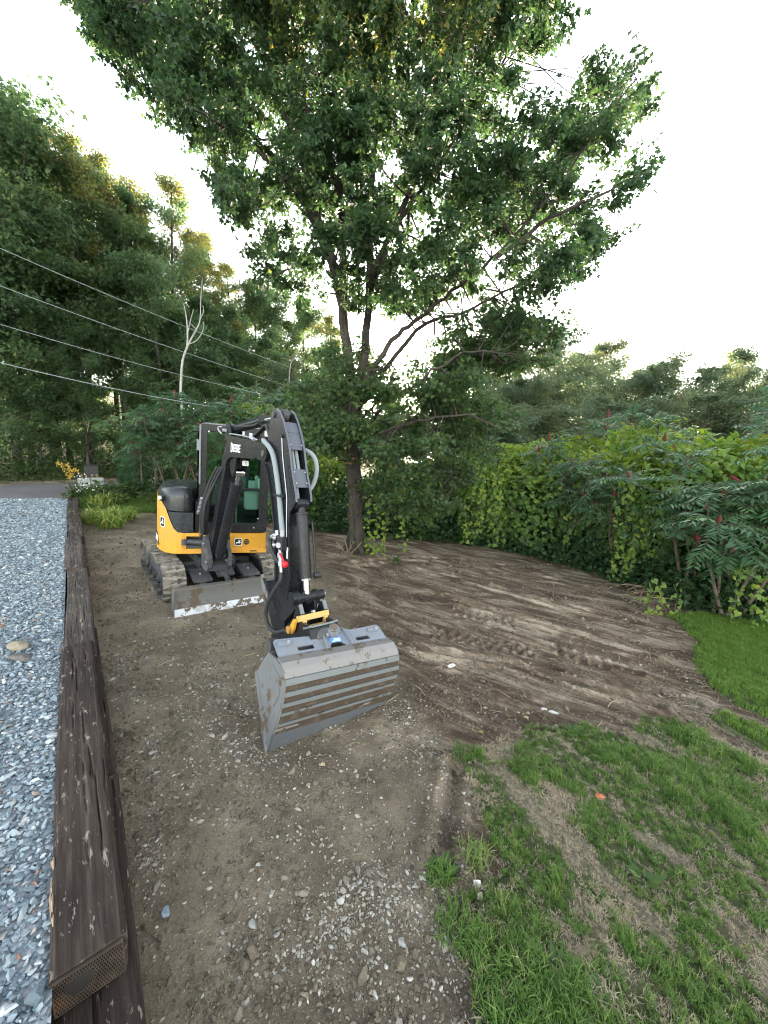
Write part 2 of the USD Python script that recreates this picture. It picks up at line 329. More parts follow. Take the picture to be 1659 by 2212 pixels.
BARE = [([(1045, 1650), (1105, 1700), (1185, 1775), (1265, 1845), (1300, 1905), (1390, 1985), (1440, 2040)], .055, .85), ([(1110, 1720), (1180, 1800), (1240, 1870)], .055, .9), ([(1190, 1590), (1250, 1640), (1320, 1680)], .03, .6), ([(1390, 1815), (1480, 1870), (1560, 1955), (1640, 2040), (1760, 2150)], .055, .9),
        ([(1320, 1580), (1400, 1600), (1480, 1650)], .05, .7), ([(1590, 1740), (1659, 1805), (1740, 1880)], .07, 1), ([(1250, 1960), (1320, 2060), (1420, 2150)], .05, .7), ([(1530, 1590), (1600, 1625), (1659, 1660)], .08, .8), ([(1330, 1640), (1400, 1700), (1440, 1770)], .03, .5), ([(1120, 1590), (1100, 1625)], .05, .6),
        ([(1560, 1980), (1659, 2120)], .06, .7), ([(1450, 1700), (1520, 1750)], .03, .5), ([(1540, 1800), (1620, 1900), (1700, 1990)], .035, .55), ([(1200, 2000), (1260, 2080)], .04, .5)]
BARE = [([on(*p)[:2] for p in P], w, k) for P, w, k in BARE]
def bareness(x, y):
    pts = shapely.points(np.stack([np.ravel(x), np.ravel(y)], 1)); b = np.zeros(np.size(x))
    wob = 1 + (fbm(np.ravel(x), np.ravel(y), 5, 3, 41) - .5) * 2.2
    for P, w, k in BARE:
        b = np.maximum(b, k * (1 - sstep(.2, 1.7, shapely.distance(pts, LineString(P)) / (w * np.clip(wob, .3, 3)))))
    x_, y_ = np.ravel(x), np.ravel(y)
    b = b*np.clip(.25 + 1.5*sstep(.34, .62, fbm(x_, y_, 3.2, 4, 43)), 0, 1.1) + .75*sstep(.60, .72, fbm(x_, y_, 2.1, 3, 44))
    return np.clip(b, 0, 1).reshape(np.shape(x))
LAWNS = [LAWN1, LAWN2, LAWN3, LAWN4]
def lawn_z(x, y, sd): return gz(x, y) + .042*sstep(-.01, .09, sd) - .02 + (fbm(x, y, 14, 2, 51) - .5)*.02
for k, (poly, lab) in enumerate(zip(LAWNS, ("patchy lawn with dead strips in the right foreground", "smooth bright green lawn along the thicket at the right edge", "narrow tongue of lawn between two strips of bare soil", "strip of grass behind the excavator beside the road"))):
    x0, y0, x1, y1 = poly.bounds
    x1, y0 = min(x1, 9), max(y0, .5)
    st = .03 if k != 3 else .15
    X, Y = grid(np.arange(x0-.1, x1+.1, st), np.arange(y0-.1, y1+.1, st))
    sd = inside(poly, X, Y) + (fbm(X, Y, 4, 3, 61) - .5)*.16*(1 if k != 3 else 4)
    Z = lawn_z(X, Y, sd)
    if k == 3: Z = gz(X, Y) + .03*sstep(0, .2, sd)
    kp = (np.minimum(sd[:-1, :-1], sd[1:, 1:]) > -.03)
    v, f, t = compact(np.stack([X.ravel(), Y.ravel(), Z.ravel()], 1), grid_faces(*X.shape, keep=kp), (bareness(X, Y) if k != 3 else X*0).ravel())
    tag(add("lawn", trimesh.Trimesh(v, f, process=False), lawnm, smooth=True, tint=t), lab, "lawn", kind="structure")
# ---------------------------------------------------------------- timber wall
def timber_look(name, a, b, c):
    return M(name, {"t": ("texture_coordinate", {}), "mp": ("mapping", {"mapping_type": "point", "scale": (1.6, 34, 34)}), "mp2": ("mapping", {"mapping_type": "point", "scale": (9, 30, 30)}), "n": ("noise_texture", {"scale": 1.0, "detail": 8, "roughness": .72}), "n2": ("noise_texture", {"scale": 1.1, "detail": 5, "roughness": .7}), "n3": ("noise_texture", {"scale": 2.4, "detail": 5, "roughness": .6}),
        "r": ("rgb_ramp", {"ramp": [(.28, a), (.5, b), (.72, c)]}), "r2": ("rgb_ramp", {"ramp": [(0, (0, 0, 0)), (.60, (0, 0, 0)), (.64, (.8, .8, .8)), (1, (.8, .8, .8))]}), "r3": ("rgb_ramp", {"ramp": [(.3, (.62, .6, .62)), (.7, (1.15, 1.12, 1.08))]}),
        "m1": ("mix_color", {"blend_type": "multiply", "fac": 1.0, "use_clamp": False}), "m2": ("mix_color", {"b": (.33, .26, .21)}), "bm": ("bump", {"strength": 1.0, "distance": .012}), "p": ("principled_bsdf", {"roughness": .85, "specular_ior_level": .3})},
        [("t.object", "mp.vector"), ("t.object", "mp2.vector"), ("t.object", "n3.vector"), ("mp.vector", "n.vector"), ("mp2.vector", "n2.vector"), ("n.fac", "r.fac"), ("n2.fac", "r2.fac"), ("n3.fac", "r3.fac"), ("r.color", "m1.a"), ("r3.color", "m1.b"), ("m1.result", "m2.a"), ("r2.color", "m2.fac"), ("m2.result", "p.base_color"), ("n.fac", "bm.height"), ("bm.normal", "p.normal")])
tim_a = timber_look("creosoted_timber", (.019, .013, .0105), (.050, .035, .028), (.105, .078, .063))
tim_b = timber_look("weathered_timber", (.030, .024, .020), (.072, .058, .049), (.145, .12, .10))
end_m = M("timber_end_grain", {"t": ("texture_coordinate", {}), "n": ("noise_texture", {"scale": 9, "detail": 3}), "r": ("rgb_ramp", {"ramp": [(.38, (.035, .026, .02)), (.55, (.07, .052, .038)), (.68, (.11, .06, .038))]}), "p": ("principled_bsdf", {"roughness": .9, "specular_ior_level": .2})},
    [("t.object", "n.vector"), ("n.fac", "r.fac"), ("r.color", "p.base_color")])
def timber_mesh(L, w=.235, h=.178, seed=0, fine=.03):
    """A squared timber along +x from 0 to L with worn arrises, wavy faces and drying cracks along the grain."""
    r = np.random.default_rng(seed)
    nx = max(8, int(L/fine)); m = 46
    # ring: corners rounded
    per = []
    for (a, b, k) in (((-w/2, h), (w/2, h), 56 if fine < .03 else 26), ((w/2, h), (w/2, 0), 10), ((w/2, 0), (-w/2, 0), 4), ((-w/2, 0), (-w/2, h), 6)):
        for t in np.linspace(0, 1, k, endpoint=False): per.append((a[0]+(b[0]-a[0])*t, a[1]+(b[1]-a[1])*t))
    per = np.array(per); m = len(per)
    cr = .012
    q = per.copy()
    for k in range(m):
        dx, dz = w/2 - abs(per[k, 0]), min(h - per[k, 1], per[k, 1])
        if dx < cr and dz < cr: q[k] += (np.array([-np.sign(per[k, 0]), -np.sign(per[k, 1]-h/2)]) * (cr - np.array([dx, dz])) * .3)
    xs = np.linspace(0, L, nx)
    X = np.repeat(xs, m).reshape(nx, m); Yy = np.tile(q[:, 0], (nx, 1)); Z = np.tile(q[:, 1], (nx, 1))
    P = np.stack([X*1.3 + seed*7.7, Yy*6, Z*6], -1)
    n1, n2 = meshkit.fbm(P, 3, seed) - .5, meshkit.fbm(np.stack([X*2.1 + seed*3.1, Yy*22, Z*22 + 9], -1), 4, seed+40) - .5
    ny = np.where(np.abs(per[:, 0]) > w/2-1e-6, np.sign(per[:, 0]), 0)[None]; nz = np.where(per[:, 1] > h-1e-6, 1, np.where(per[:, 1] < 1e-6, -1, 0))[None]
    off = n1*.016 + n2*.010
    Yo = Yy + ny*off; Zo = Z + nz*off
    for _ in range(int(L*6)):
        y0, x0, l, wd, dp = r.normal(0, w*.24), r.uniform(0, L), r.uniform(.08, .5), r.uniform(.0018, .0034), r.uniform(.008, .02)
        yw = y0 + (meshkit.noise(np.stack([xs*7, xs*0+y0*50, xs*0], -1), 3) - .5)*.007
        g = np.exp(-((Yy - yw[:, None])/wd)**2) * sstep(x0, x0+.06, xs)[:, None] * (1 - sstep(x0+l-.06, x0+l, xs))[:, None]
        Zo = Zo - dp*g*(nz > 0)
    sag = (meshkit.noise(np.stack([xs*.6+seed*11, xs*0, xs*0], -1), 5) - .5)*.02
    v = np.stack([X, Yo + sag[:, None], Zo], -1).reshape(-1, 3)
    i, j = np.meshgrid(np.arange(nx-1), np.arange(m), indexing="ij")
    qd = np.stack([i*m+j, i*m+(j+1) % m, (i+1)*m+(j+1) % m, (i+1)*m+j], -1).reshape(-1, 4)
    f = np.vstack([qd[:, [0, 2, 1]], qd[:, [0, 3, 2]]])
    k = len(v); ends = []
    c0, c1 = v[:m].mean(0), v[-m:].mean(0)
    v = np.vstack([v, [c0, c1]]); j = np.arange(m)
    f = np.vstack([f, np.stack([np.full(m, k), j, (j+1) % m], 1), np.stack([np.full(m, k+1), (nx-1)*m+(j+1) % m, (nx-1)*m+j], 1)])
    return trimesh.Trimesh(v, f[:, ::-1], process=False)
wall = UsdGeom.Xform.Define(stage, "/World/timber_retaining_wall")
tag(wall, "low wall of two courses of dark reclaimed timbers holding back the gravel", "retaining wall")
wall = wall.GetPrim()
ang = math.degrees(math.atan2(WD[1], WD[0]))
def lay_timber(s0, s1, n0, z0, seed, mat, lab=None, pitch=None):
    p0, p1 = W0 + WD*s0 + WN*(n0-.095), W0 + WD*s1 + WN*(n0-.095)
    g0, g1 = float(base(p0[0], p0[1])), float(base(p1[0], p1[1]))
    mesh = timber_mesh(s1-s0-.012, w=.235 if z0 > .1 else .262, seed=seed, fine=.025 if s0 < 3 else .05)
    pr = add("timber", mesh, mat, wall, smooth=42, label=lab)
    x = UsdGeom.Xformable(pr)
    x.AddTranslateOp().Set(Gf.Vec3d(p0[0], p0[1], g0 + z0))
    x.AddRotateZOp().Set(ang)
    x.AddRotateYOp().Set(-math.degrees(math.atan2(g1-g0, s1-s0)))
    return pr
def s_at(px, py): p = on(px, py, .35); return float((p[:2]-W0) @ WD)
js = [s_at(*p) for p in [(250, 2025), (207, 1381), (187, 1224), (181, 1158), (178, 1117), (173, 1091), (168, 1071)]]
shift = [0, .02, -.005, .02, .0, .012]
rise = [.0, -.008, .004, -.006, .003, -.004]
first = None
for k in range(6):
    t_ = lay_timber(js[k], js[k+1], -.065 + shift[k], .172 + rise[k], 10+k, (tim_a, tim_b, tim_b, tim_a, tim_a, tim_a)[k], "front timber with deep drying cracks and a pale splintered corner" if k == 0 else None)
    if k == 0: first = t_
lo = [-2.2, 1.2, 3.6, 6.1, 8.5, 10.9, 13.2]
for k in range(6): lay_timber(lo[k], lo[k+1], -.041 + [.0, .015, -.01, .01, 0, .01][k], -.012, 30+k, (tim_a, tim_a, tim_a, tim_b, tim_a, tim_a)[k])
# the sawn end of the front timber: plate of punched end grain
er = np.random.default_rng(4)
rows = []
pl_ = Polygon([(-.112, .006), (.112, .006), (.112, .170), (-.112, .170)])
holes = [sbox(y, z, y+.0045, z+.0085) for z in np.arange(.012, .16, .0135) for y in np.arange(-.106+(.004 if int(z*1000/13.5) % 2 else 0), .104, .0085)]
pl_ = pl_.difference(shapely.union_all(holes))
eg = plate(pl_, -.012, -.004, "yz")
add("end_grain", eg, end_m, first)
heart = M("heart_rot", {"p": ("principled_bsdf", {"base_color": (.012, .009, .007), "roughness": 1.0})}, [])
blob = Polygon([(.03+.042*math.cos(a)*(1+.25*math.sin(3*a)), .095+.045*math.sin(a)*(1+.2*math.cos(2*a))) for a in np.linspace(0, 2*math.pi, 24, endpoint=False)])
add("heart_rot", plate(blob.buffer(0), -.0135, -.0125, "yz"), heart, first)
# splinters at the near right corner
sp = []
for k in range(16):
    x0 = er.uniform(.02, .5); y0 = .113+er.uniform(-.01, .004); l = er.uniform(.04, .16)
    z0 = .17+er.uniform(-.02, .006)
    sp.append(tube([[x0, y0, z0], [x0+l/2, y0+.003, z0+.006], [x0+l, y0, z0-.002]], [.002, .006, .001], 5))
add("splinters", sp, M("raw_wood", {"p": ("principled_bsdf", {"base_color": (.30, .21, .14), "roughness": .85})}, []), first)
# ---------------------------------------------------------------- scattered instances
def scatter(name, protos, P, idx, quat, scale, label, cat_, kind="stuff", parent=None):
    path = numbered(pth(parent) + "/" + name)
    pi = UsdGeom.PointInstancer.Define(stage, path)
    targets = []
    for nm, mesh, mat, sm, tint in protos:
        pr = add(nm, mesh, mat, pi.GetPrim(), smooth=sm, tint=tint)
        targets.append(pr.GetPath())
    pi.CreatePrototypesRel().SetTargets(targets)
    pi.CreateProtoIndicesAttr(Vt.IntArray.FromNumpy(np.asarray(idx, np.int32)))
    pi.CreatePositionsAttr(Vt.Vec3fArray.FromNumpy(np.asarray(P, np.float32)))
    q = np.asarray(quat, float)
    pi.CreateOrientationsAttr(Vt.QuathArray([Gf.Quath(float(a), float(b), float(c), float(d)) for a, b, c, d in q]))
    pi.CreateScalesAttr(Vt.Vec3fArray.FromNumpy(np.asarray(scale, np.float32)))
    tag(pi, label, cat_, None, kind)
    return pi.GetPrim()
def rand_quat(r, n):
    q = r.normal(size=(n, 4)); return q / np.linalg.norm(q, axis=1, keepdims=True)
def tilt_quat(r, n, tilt):
    a, b, c = r.uniform(0, 2*np.pi, n), r.uniform(0, 2*np.pi, n), np.abs(r.normal(0, tilt, n))
    # spin about z by a, then lean by c about a horizontal axis at b
    q1 = np.stack([np.cos(a/2), 0*a, 0*a, np.sin(a/2)], 1)
    q2 = np.stack([np.cos(c/2), np.sin(c/2)*np.cos(b), np.sin(c/2)*np.sin(b), 0*a], 1)
    w = q2[:, 0]*q1[:, 0] - q2[:, 3]*q1[:, 3]
    x = q2[:, 1]*q1[:, 0] + q2[:, 2]*q1[:, 3]
    y = q2[:, 2]*q1[:, 0] - q2[:, 1]*q1[:, 3]
    z = q2[:, 0]*q1[:, 3] + q2[:, 3]*q1[:, 0]
    return np.stack([w, x, y, z], 1)
def stone(seed, flat=.6, n=1, rough=.25):
    r = np.random.default_rng(seed)
    p = r.normal(size=(16, 3)); p /= np.linalg.norm(p, axis=1, keepdims=True)
    p *= r.uniform(1-rough, 1.0, (16, 1)) * np.array([1, r.uniform(.6, .85), flat*r.uniform(.8, 1.15)])
    return trimesh.convex.convex_hull(p)
def stone_look(name, ramp, rough=.75, sc=6.0):
    return M(name, {"t": ("texture_coordinate", {}), "o": ("object_info", {}), "n": ("noise_texture", {"scale": sc, "detail": 4, "roughness": .7}), "r": ("rgb_ramp", {"ramp": ramp}), "r2": ("rgb_ramp", {"ramp": [(.3, (.72, .7, .68)), (.7, (1.15, 1.15, 1.15))]}),
        "m": ("mix_color", {"blend_type": "multiply", "fac": 1.0, "use_clamp": False}), "p": ("principled_bsdf", {"roughness": rough, "specular_ior_level": .35})},
        [("o.random", "r.fac"), ("t.object", "n.vector"), ("n.fac", "r2.fac"), ("r.color", "m.a"), ("r2.color", "m.b"), ("m.result", "p.base_color")])
gravel_m = stone_look("crushed_stone", [(0, (.10, .125, .15)), (.2, (.17, .215, .25)), (.45, (.27, .325, .365)), (.65, (.21, .25, .28)), (.82, (.36, .40, .42)), (.93, (.50, .52, .53)), (.985, (.30, .27, .23)), (1, (.26, .14, .10))])
pebble_m = stone_look("field_pebble", [(0, (.15, .125, .095)), (.35, (.22, .19, .15)), (.6, (.30, .265, .21)), (.8, (.40, .365, .31)), (.92, (.33, .325, .30)), (1, (.56, .53, .47))])
clod_m = stone_look("soil_clod", [(0, (.085, .067, .048)), (.4, (.125, .10, .072)), (.75, (.165, .135, .097)), (1, (.22, .185, .135))], .95)
r = np.random.default_rng(7)
# crushed stone on the driveway
NS = 30000
NG = 110000; s_, q_ = r.uniform(-2.2, 13.1, NG)**1.0, -np.abs(r.uniform(0, 3.0, NG))
px_, py_ = W0[0] + s_*WD[0] + (q_-.285)*WN[0], W0[1] + s_*WD[1] + (q_-.285)*WN[1]
vis = np.abs(px_) < 1.12*py_ + .9
dist = np.hypot(px_, py_)
k = vis & (r.uniform(size=NG) < np.clip(2.6/np.maximum(dist, .8)**.55, 0, 1)) & (((px_-RA[0])*RN[0] + (py_-RA[1])*RN[1]) < -.05)
px_, py_, dist = px_[k], py_[k], dist[k]
n = len(px_)
sz = np.exp(r.normal(math.log(.0125), .32, n)) * (1 + .06*dist)
pz_ = grav_z(px_, py_) + sz*r.uniform(.05, .7, n)
scatter("gravel", [("stone", stone(100+i, .55), gravel_m, False, None) for i in range(8)], np.stack([px_, py_, pz_], 1), r.integers(0, 8, n), tilt_quat(r, n, .45), np.stack([sz*r.uniform(.9, 1.4, n), sz, sz], 1), "loose blue-grey crushed stone covering the driveway", "gravel")

# pebbles and clods in the bare strip
CL = [((330, 1425), .55, 4), ((430, 1490), .5, 4), ((500, 1560), .35, 5), ((390, 1560), .5, 4), ((300, 1620), .3, 3), ((560, 1640), .35, 3), ((620, 1720), .4, 2), ((890, 1530), .22, 9), ((870, 1570), .18, 6), ((800, 1990), .3, 5), ((720, 2060), .25, 5), ((880, 2030), .25, 4), ((540, 1990), .18, 4), ((320, 1870), .12, 6), ((960, 1720), .14, 8), ((985, 1790), .12, 7), ((960, 2000), .1, 6), ((380, 1660), .5, 2), ((460, 1400), .7, 2), ((280, 1480), .3, 4), ((930, 1620), .2, 6)]
CLW = [(on(*p)[:2], w, a) for p, w, a in CL]
def stoniness(x, y):
    d = np.full(np.shape(x), .55)
    for c, w, a in CLW: d = d + a*np.exp(-(((x-c[0])**2 + (y-c[1])**2)/w**2))
    return d * (.35 + 1.3*sstep(.4, .65, fbm(x, y, 2.2, 3, 71)))
N0 = 120000
yy = .9 + 7.5*r.uniform(size=N0)**1.7; xx = r.uniform(-1.05, .75, N0)*(yy+.25)
s_, n_ = sn(xx, yy)
cl_ = clayness(xx, yy)
inl = np.maximum.reduce([inside(L, xx, yy) for L in LAWNS[:3]])
k = (n_ > .13) & (inl < .02) & (r.uniform(size=N0) < .085*stoniness(xx, yy)*(1-.80*cl_)) & (np.hypot(xx, yy) < 8)
xx, yy = xx[k], yy[k]; n = len(xx); dd = np.hypot(xx, yy)
sz = np.exp(r.normal(math.log(.0066), .44, n)) * (1+.06*dd); sz = np.minimum(sz, .030)
zz = gz(xx, yy) + sz*.12
scatter("pebbles", [("pebble", stone(200+i, .7, rough=.12), pebble_m, False, None) for i in range(8)], np.stack([xx, yy, zz], 1), r.integers(0, 8, n), tilt_quat(r, n, .35), np.stack([sz*r.uniform(.9, 1.35, n), sz, sz*.85], 1), "pale pebbles lying loose on the bare soil", "pebbles")
N0 = 160000
yy = .9 + 8.5*r.uniform(size=N0)**1.8; xx = r.uniform(-1.05, 1.05, N0)*(yy+.25)
s_, n_ = sn(xx, yy); cl_ = clayness(xx, yy)
inl = np.maximum.reduce([inside(L, xx, yy) for L in LAWNS[:3]])
edge = np.exp(-(inl/.12)**2)
k = (n_ > .1) & (inl < .05) & (r.uniform(size=N0) < (.30 + .25*cl_ + .5*edge + .3*np.exp(-((n_-.15)/.12)**2))*(.3+1.4*sstep(.42, .62, fbm(xx, yy, 3, 3, 72))))
xx, yy = xx[k], yy[k]; n = len(xx)
sz = np.exp(r.normal(math.log(.0075), .55, n))*(1+.07*np.hypot(xx, yy)); sz = np.minimum(sz, .055)
zz = gz(xx, yy) + sz*.05
scatter("soil_clods", [("clod", stone(300+i, .75, rough=.4), clod_m, False, None) for i in range(8)], np.stack([xx, yy, zz], 1), r.integers(0, 8, n), rand_quat(r, n), np.stack([sz, sz, sz*.8], 1), "crumbs and clods of soil on the scraped ground", "soil clods")

# ---------------------------------------------------------------- leaves
def leaf_look(name, ramp, trans=.35, rough=.45, spec=.4):
    return M(name, {"a": ("attribute", {"attribute": "tint"}), "r": ("rgb_ramp", {"ramp": ramp}), "h": ("hsv", {"saturation": 1.1, "value": 1.7}), "p": ("principled_bsdf", {"roughness": rough, "specular_ior_level": spec}), "t": ("translucent_bsdf", {}), "x": ("mix_closure", {"fac": trans})},
        [("a.fac", "r.fac"), ("r.color", "p.base_color"), ("r.color", "h.color"), ("h.color", "t.color"), ("p.BSDF", "x.closure1"), ("t.BSDF", "x.closure2")], surface="x.closure")
G = [(0, (.024, .052, .026)), (.4, (.048, .094, .038)), (.75, (.092, .148, .050)), (.92, (.16, .18, .045)), (1, (.26, .20, .035))]
maple_leaf = leaf_look("maple_leaf", G, .36)
forest_leaf = leaf_look("forest_leaf", [(0, (.048, .088, .046)), (.4, (.085, .142, .062)), (.7, (.13, .185, .070)), (.9, (.18, .185, .055)), (1, (.25, .205, .06))], .45)
conifer_leaf = leaf_look("dark_needle", [(0, (.026, .048, .028)), (.6, (.052, .086, .042)), (1, (.08, .11, .05))], .15)
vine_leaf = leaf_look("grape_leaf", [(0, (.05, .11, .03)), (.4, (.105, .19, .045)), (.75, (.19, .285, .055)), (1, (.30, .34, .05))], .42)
sumac_leaf = leaf_look("sumac_leaf", [(0, (.042, .095, .05)), (.5, (.082, .16, .072)), (.85, (.14, .235, .085)), (1, (.20, .06, .03))], .3, .38)
weed_leaf = leaf_look("weed_leaf", [(0, (.035, .07, .022)), (.5, (.075, .13, .035)), (1, (.22, .24, .07))], .35)
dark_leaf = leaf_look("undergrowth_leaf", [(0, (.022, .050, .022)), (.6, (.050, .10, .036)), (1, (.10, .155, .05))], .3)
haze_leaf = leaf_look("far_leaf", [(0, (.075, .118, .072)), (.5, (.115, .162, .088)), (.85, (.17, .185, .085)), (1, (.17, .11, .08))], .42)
red_cone = M("sumac_cone", {"p": ("principled_bsdf", {"base_color": (.105, .014, .014), "roughness": .95})}, [])
def bark_look(name, a, b, sc=(14, 14, 3)):
    return M(name, {"t": ("texture_coordinate", {}), "mp": ("mapping", {"mapping_type": "point", "scale": sc}), "n": ("noise_texture", {"scale": 1.0, "detail": 8, "roughness": .7}), "r": ("rgb_ramp", {"ramp": [(.32, a), (.65, b)]}), "b": ("bump", {"strength": 1.0, "distance": .025}), "p": ("principled_bsdf", {"roughness": .92, "specular_ior_level": .2})},
        [("t.object", "mp.vector"), ("mp.vector", "n.vector"), ("n.fac", "r.fac"), ("r.color", "p.base_color"), ("n.fac", "b.height"), ("b.normal", "p.normal")])
bark = bark_look("maple_bark", (.022, .018, .015), (.085, .07, .06))
bark_f = bark_look("forest_bark", (.035, .029, .025), (.10, .088, .075))
bark_w = bark_look("birch_bark", (.26, .24, .22), (.50, .485, .46), (4, 4, 9))
stem_m = bark_look("shrub_stem", (.05, .04, .03), (.14, .11, .085))
def norm(v): return v / (np.linalg.norm(v, axis=-1, keepdims=True) + 1e-12)
LEAF = {
 "maple": (np.array([(0, -.05, 0), (.22, .10, -.02), (.50, .22, -.07), (.30, .45, .0), (.30, .62, -.02), (0, 1.0, -.06), (-.30, .62, -.02), (-.30, .45, .0), (-.50, .22, -.07), (-.22, .10, -.02), (0, .42, .05)]),
           np.array([(0, 1, 10), (1, 2, 10), (2, 3, 10), (3, 4, 10), (4, 5, 10), (5, 6, 10), (6, 7, 10), (7, 8, 10), (8, 9, 10), (9, 0, 10)])),
 "lobed": (np.array([(0, 0, 0), (.52, .30, -.06), (.19, .50, .03), (0, 1.0, -.06), (-.19, .50, .03), (-.52, .30, -.06)]), np.array([(0, 1, 2), (0, 2, 4), (2, 3, 4), (0, 4, 5)])),
 "oval": (np.array([(0, 0, 0), (.30, .45, -.03), (0, 1.0, -.05), (-.30, .45, -.03)]), np.array([(0, 1, 2), (0, 2, 3)])),
 "heart": (np.array([(0, .1, 0), (.34, -.06, -.05), (.50, .30, -.06), (0, .95, -.08), (-.50, .30, -.06), (-.34, -.06, -.05), (0, .4, .05)]), np.array([(0, 1, 6), (1, 2, 6), (2, 3, 6), (3, 4, 6), (4, 5, 6), (5, 0, 6)])),
 "leaflet": (np.array([(0, 0, 0), (.13, .4, -.03), (0, 1.0, -.10), (-.13, .4, -.03)]), np.array([(0, 1, 2), (0, 2, 3)])),
 "blade": (np.array([(-.06, 0, 0), (.06, 0, 0), (.05, .5, 0), (-.05, .5, 0), (0, 1.0, 0)]), np.array([(0, 1, 2), (0, 2, 3), (3, 2, 4)])),
}
def leaves(r, P, D, size, kind="oval", up=.8, jit=.6, tint=None):
    """Leaves at P pointing along D; normals mostly upward. Returns a mesh and per-vertex tints."""
    n = len(P); T, F = LEAF[kind]
    D = norm(D + r.normal(0, jit*.5, (n, 3)))
    N = norm((np.array([0, 0, up]) if np.ndim(up) == 0 else up) + r.normal(0, jit, (n, 3)))
    X = norm(np.cross(D, N)); N = np.cross(X, D)
    s = np.broadcast_to(size, (n,)) * r.uniform(.55, 1.25, n)
    v = P[:, None] + s[:, None, None]*(T[None, :, 0, None]*X[:, None] + T[None, :, 1, None]*D[:, None] + T[None, :, 2, None]*N[:, None])
    f = (F[None] + (np.arange(n)*len(T))[:, None, None]).reshape(-1, 3)
    t = np.repeat(np.clip(r.normal(.42, .2, n) if tint is None else tint, 0, 1), len(T))
    return (v.reshape(-1, 3), f), t
def join(parts):
    vs, fs, ts, n = [], [], [], 0
    for (v, f), t in parts: vs.append(v); fs.append(f+n); ts.append(t); n += len(v)
    return trimesh.Trimesh(np.vstack(vs), np.vstack(fs), process=False), np.concatenate(ts)
def limb(r, p0, d0, L, r0, r1, up=.15, wig=.12, k=7):
    P = [np.asarray(p0, float)]; d = norm(np.asarray(d0, float))
    for _ in range(k):
        d = norm(d + r.normal(0, wig, 3) + np.array([0, 0, up])); P.append(P[-1] + d*L/k)
    return np.array(P), np.linspace(r0, r1, k+1)

def broadleaf(seed, h, r0, crown0, rad, nb, nleaf, lsize, kind="oval", shape="oval", lean=.0, tip_gold=.0, trans_tone=.42, up=.12, spread=.24):
    """A tree at the origin: trunk mesh with limbs, and leaf mesh."""
    r = np.random.default_rng(seed)
    T, R = limb(r, (0, 0, 0), (lean, 0, 1), h*.93, r0, .02, .35, .05, 12)
    wood = [tube(T, R, 8)]
    P, D, out = [], [], []
    for b in range(nb):
        u = crown0 + (1-crown0)*(b + r.uniform())/nb
        z = u*.97
        base_ = np.array([np.interp(z*12, np.arange(13), T[:, i]) for i in range(3)])
        prof = {"oval": math.sin(math.pi*min(1, (u-crown0)/(1-crown0)*.86+.14))**.6, "cone": 1.05-((u-crown0)/(1-crown0))*.95, "up": math.sin(math.pi*min(1, (u-crown0)/(1-crown0)*.75+.2))}[shape]
        L = rad*prof*r.uniform(.6, 1.25); a = b*2.4 + r.normal(0, .4)
        el = r.uniform(.1, .8) if shape != "cone" else r.uniform(-.25, .25)
        d = np.array([math.cos(a)*math.cos(el), math.sin(a)*math.cos(el), math.sin(el)])
        rb = max(.012, r0*.35*(1-u*.8))
        B, RB = limb(r, base_, d, L, rb, .006, up if shape != "cone" else .02, .14, 6)
        wood.append(tube(B, RB, 5, False))
        segs = [B]
        for _ in range(3):
            i = r.integers(2, 6)
            S, RS_ = limb(r, B[i], norm(B[min(i+1, 6)]-B[i]) + r.normal(0, .6, 3), L*.45, rb*.4, .004, .1, .2, 4)
            wood.append(tube(S, RS_, 4, False)); segs.append(S)
        for S in segs:
            m = int(nleaf/nb/4 * (.6 + .8*L/rad))
            t = r.uniform(.25, 1.0, m)**.8
            q = np.stack([np.interp(t*(len(S)-1), np.arange(len(S)), S[:, i]) for i in range(3)], 1)
            q = q + r.normal(0, 1, (m, 3))*np.array([spread, spread, spread*.55])*(.55+.5*L/rad)
            P.append(q); D.append(norm(q - S[0] + np.array([0, 0, -.4*L]))); out.append(np.full(m, (b/nb)))
    P, D, out = np.vstack(P), np.vstack(D), np.concatenate(out)
    tone = np.clip(trans_tone + r.normal(0, .14, len(P)) + (meshkit.noise(P*1.1, seed)-.5)*.5, 0, .93)
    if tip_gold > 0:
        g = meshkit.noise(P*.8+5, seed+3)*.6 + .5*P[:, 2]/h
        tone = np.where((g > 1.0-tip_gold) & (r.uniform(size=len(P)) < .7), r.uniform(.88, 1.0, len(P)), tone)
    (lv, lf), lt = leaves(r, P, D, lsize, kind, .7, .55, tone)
    return cat(wood), (trimesh.Trimesh(lv, lf, process=False), lt)
def plant_tree(name, label, loc, wood, crown, wm, lm, cat_="tree", group=None, rz=0, sc=1):
    t = thing(name, label, cat_, loc, rz, sc, group)
    add("trunk", wood, wm, t, smooth=True)
    add("crown", crown[0], lm, t, tint=crown[1])
    return t
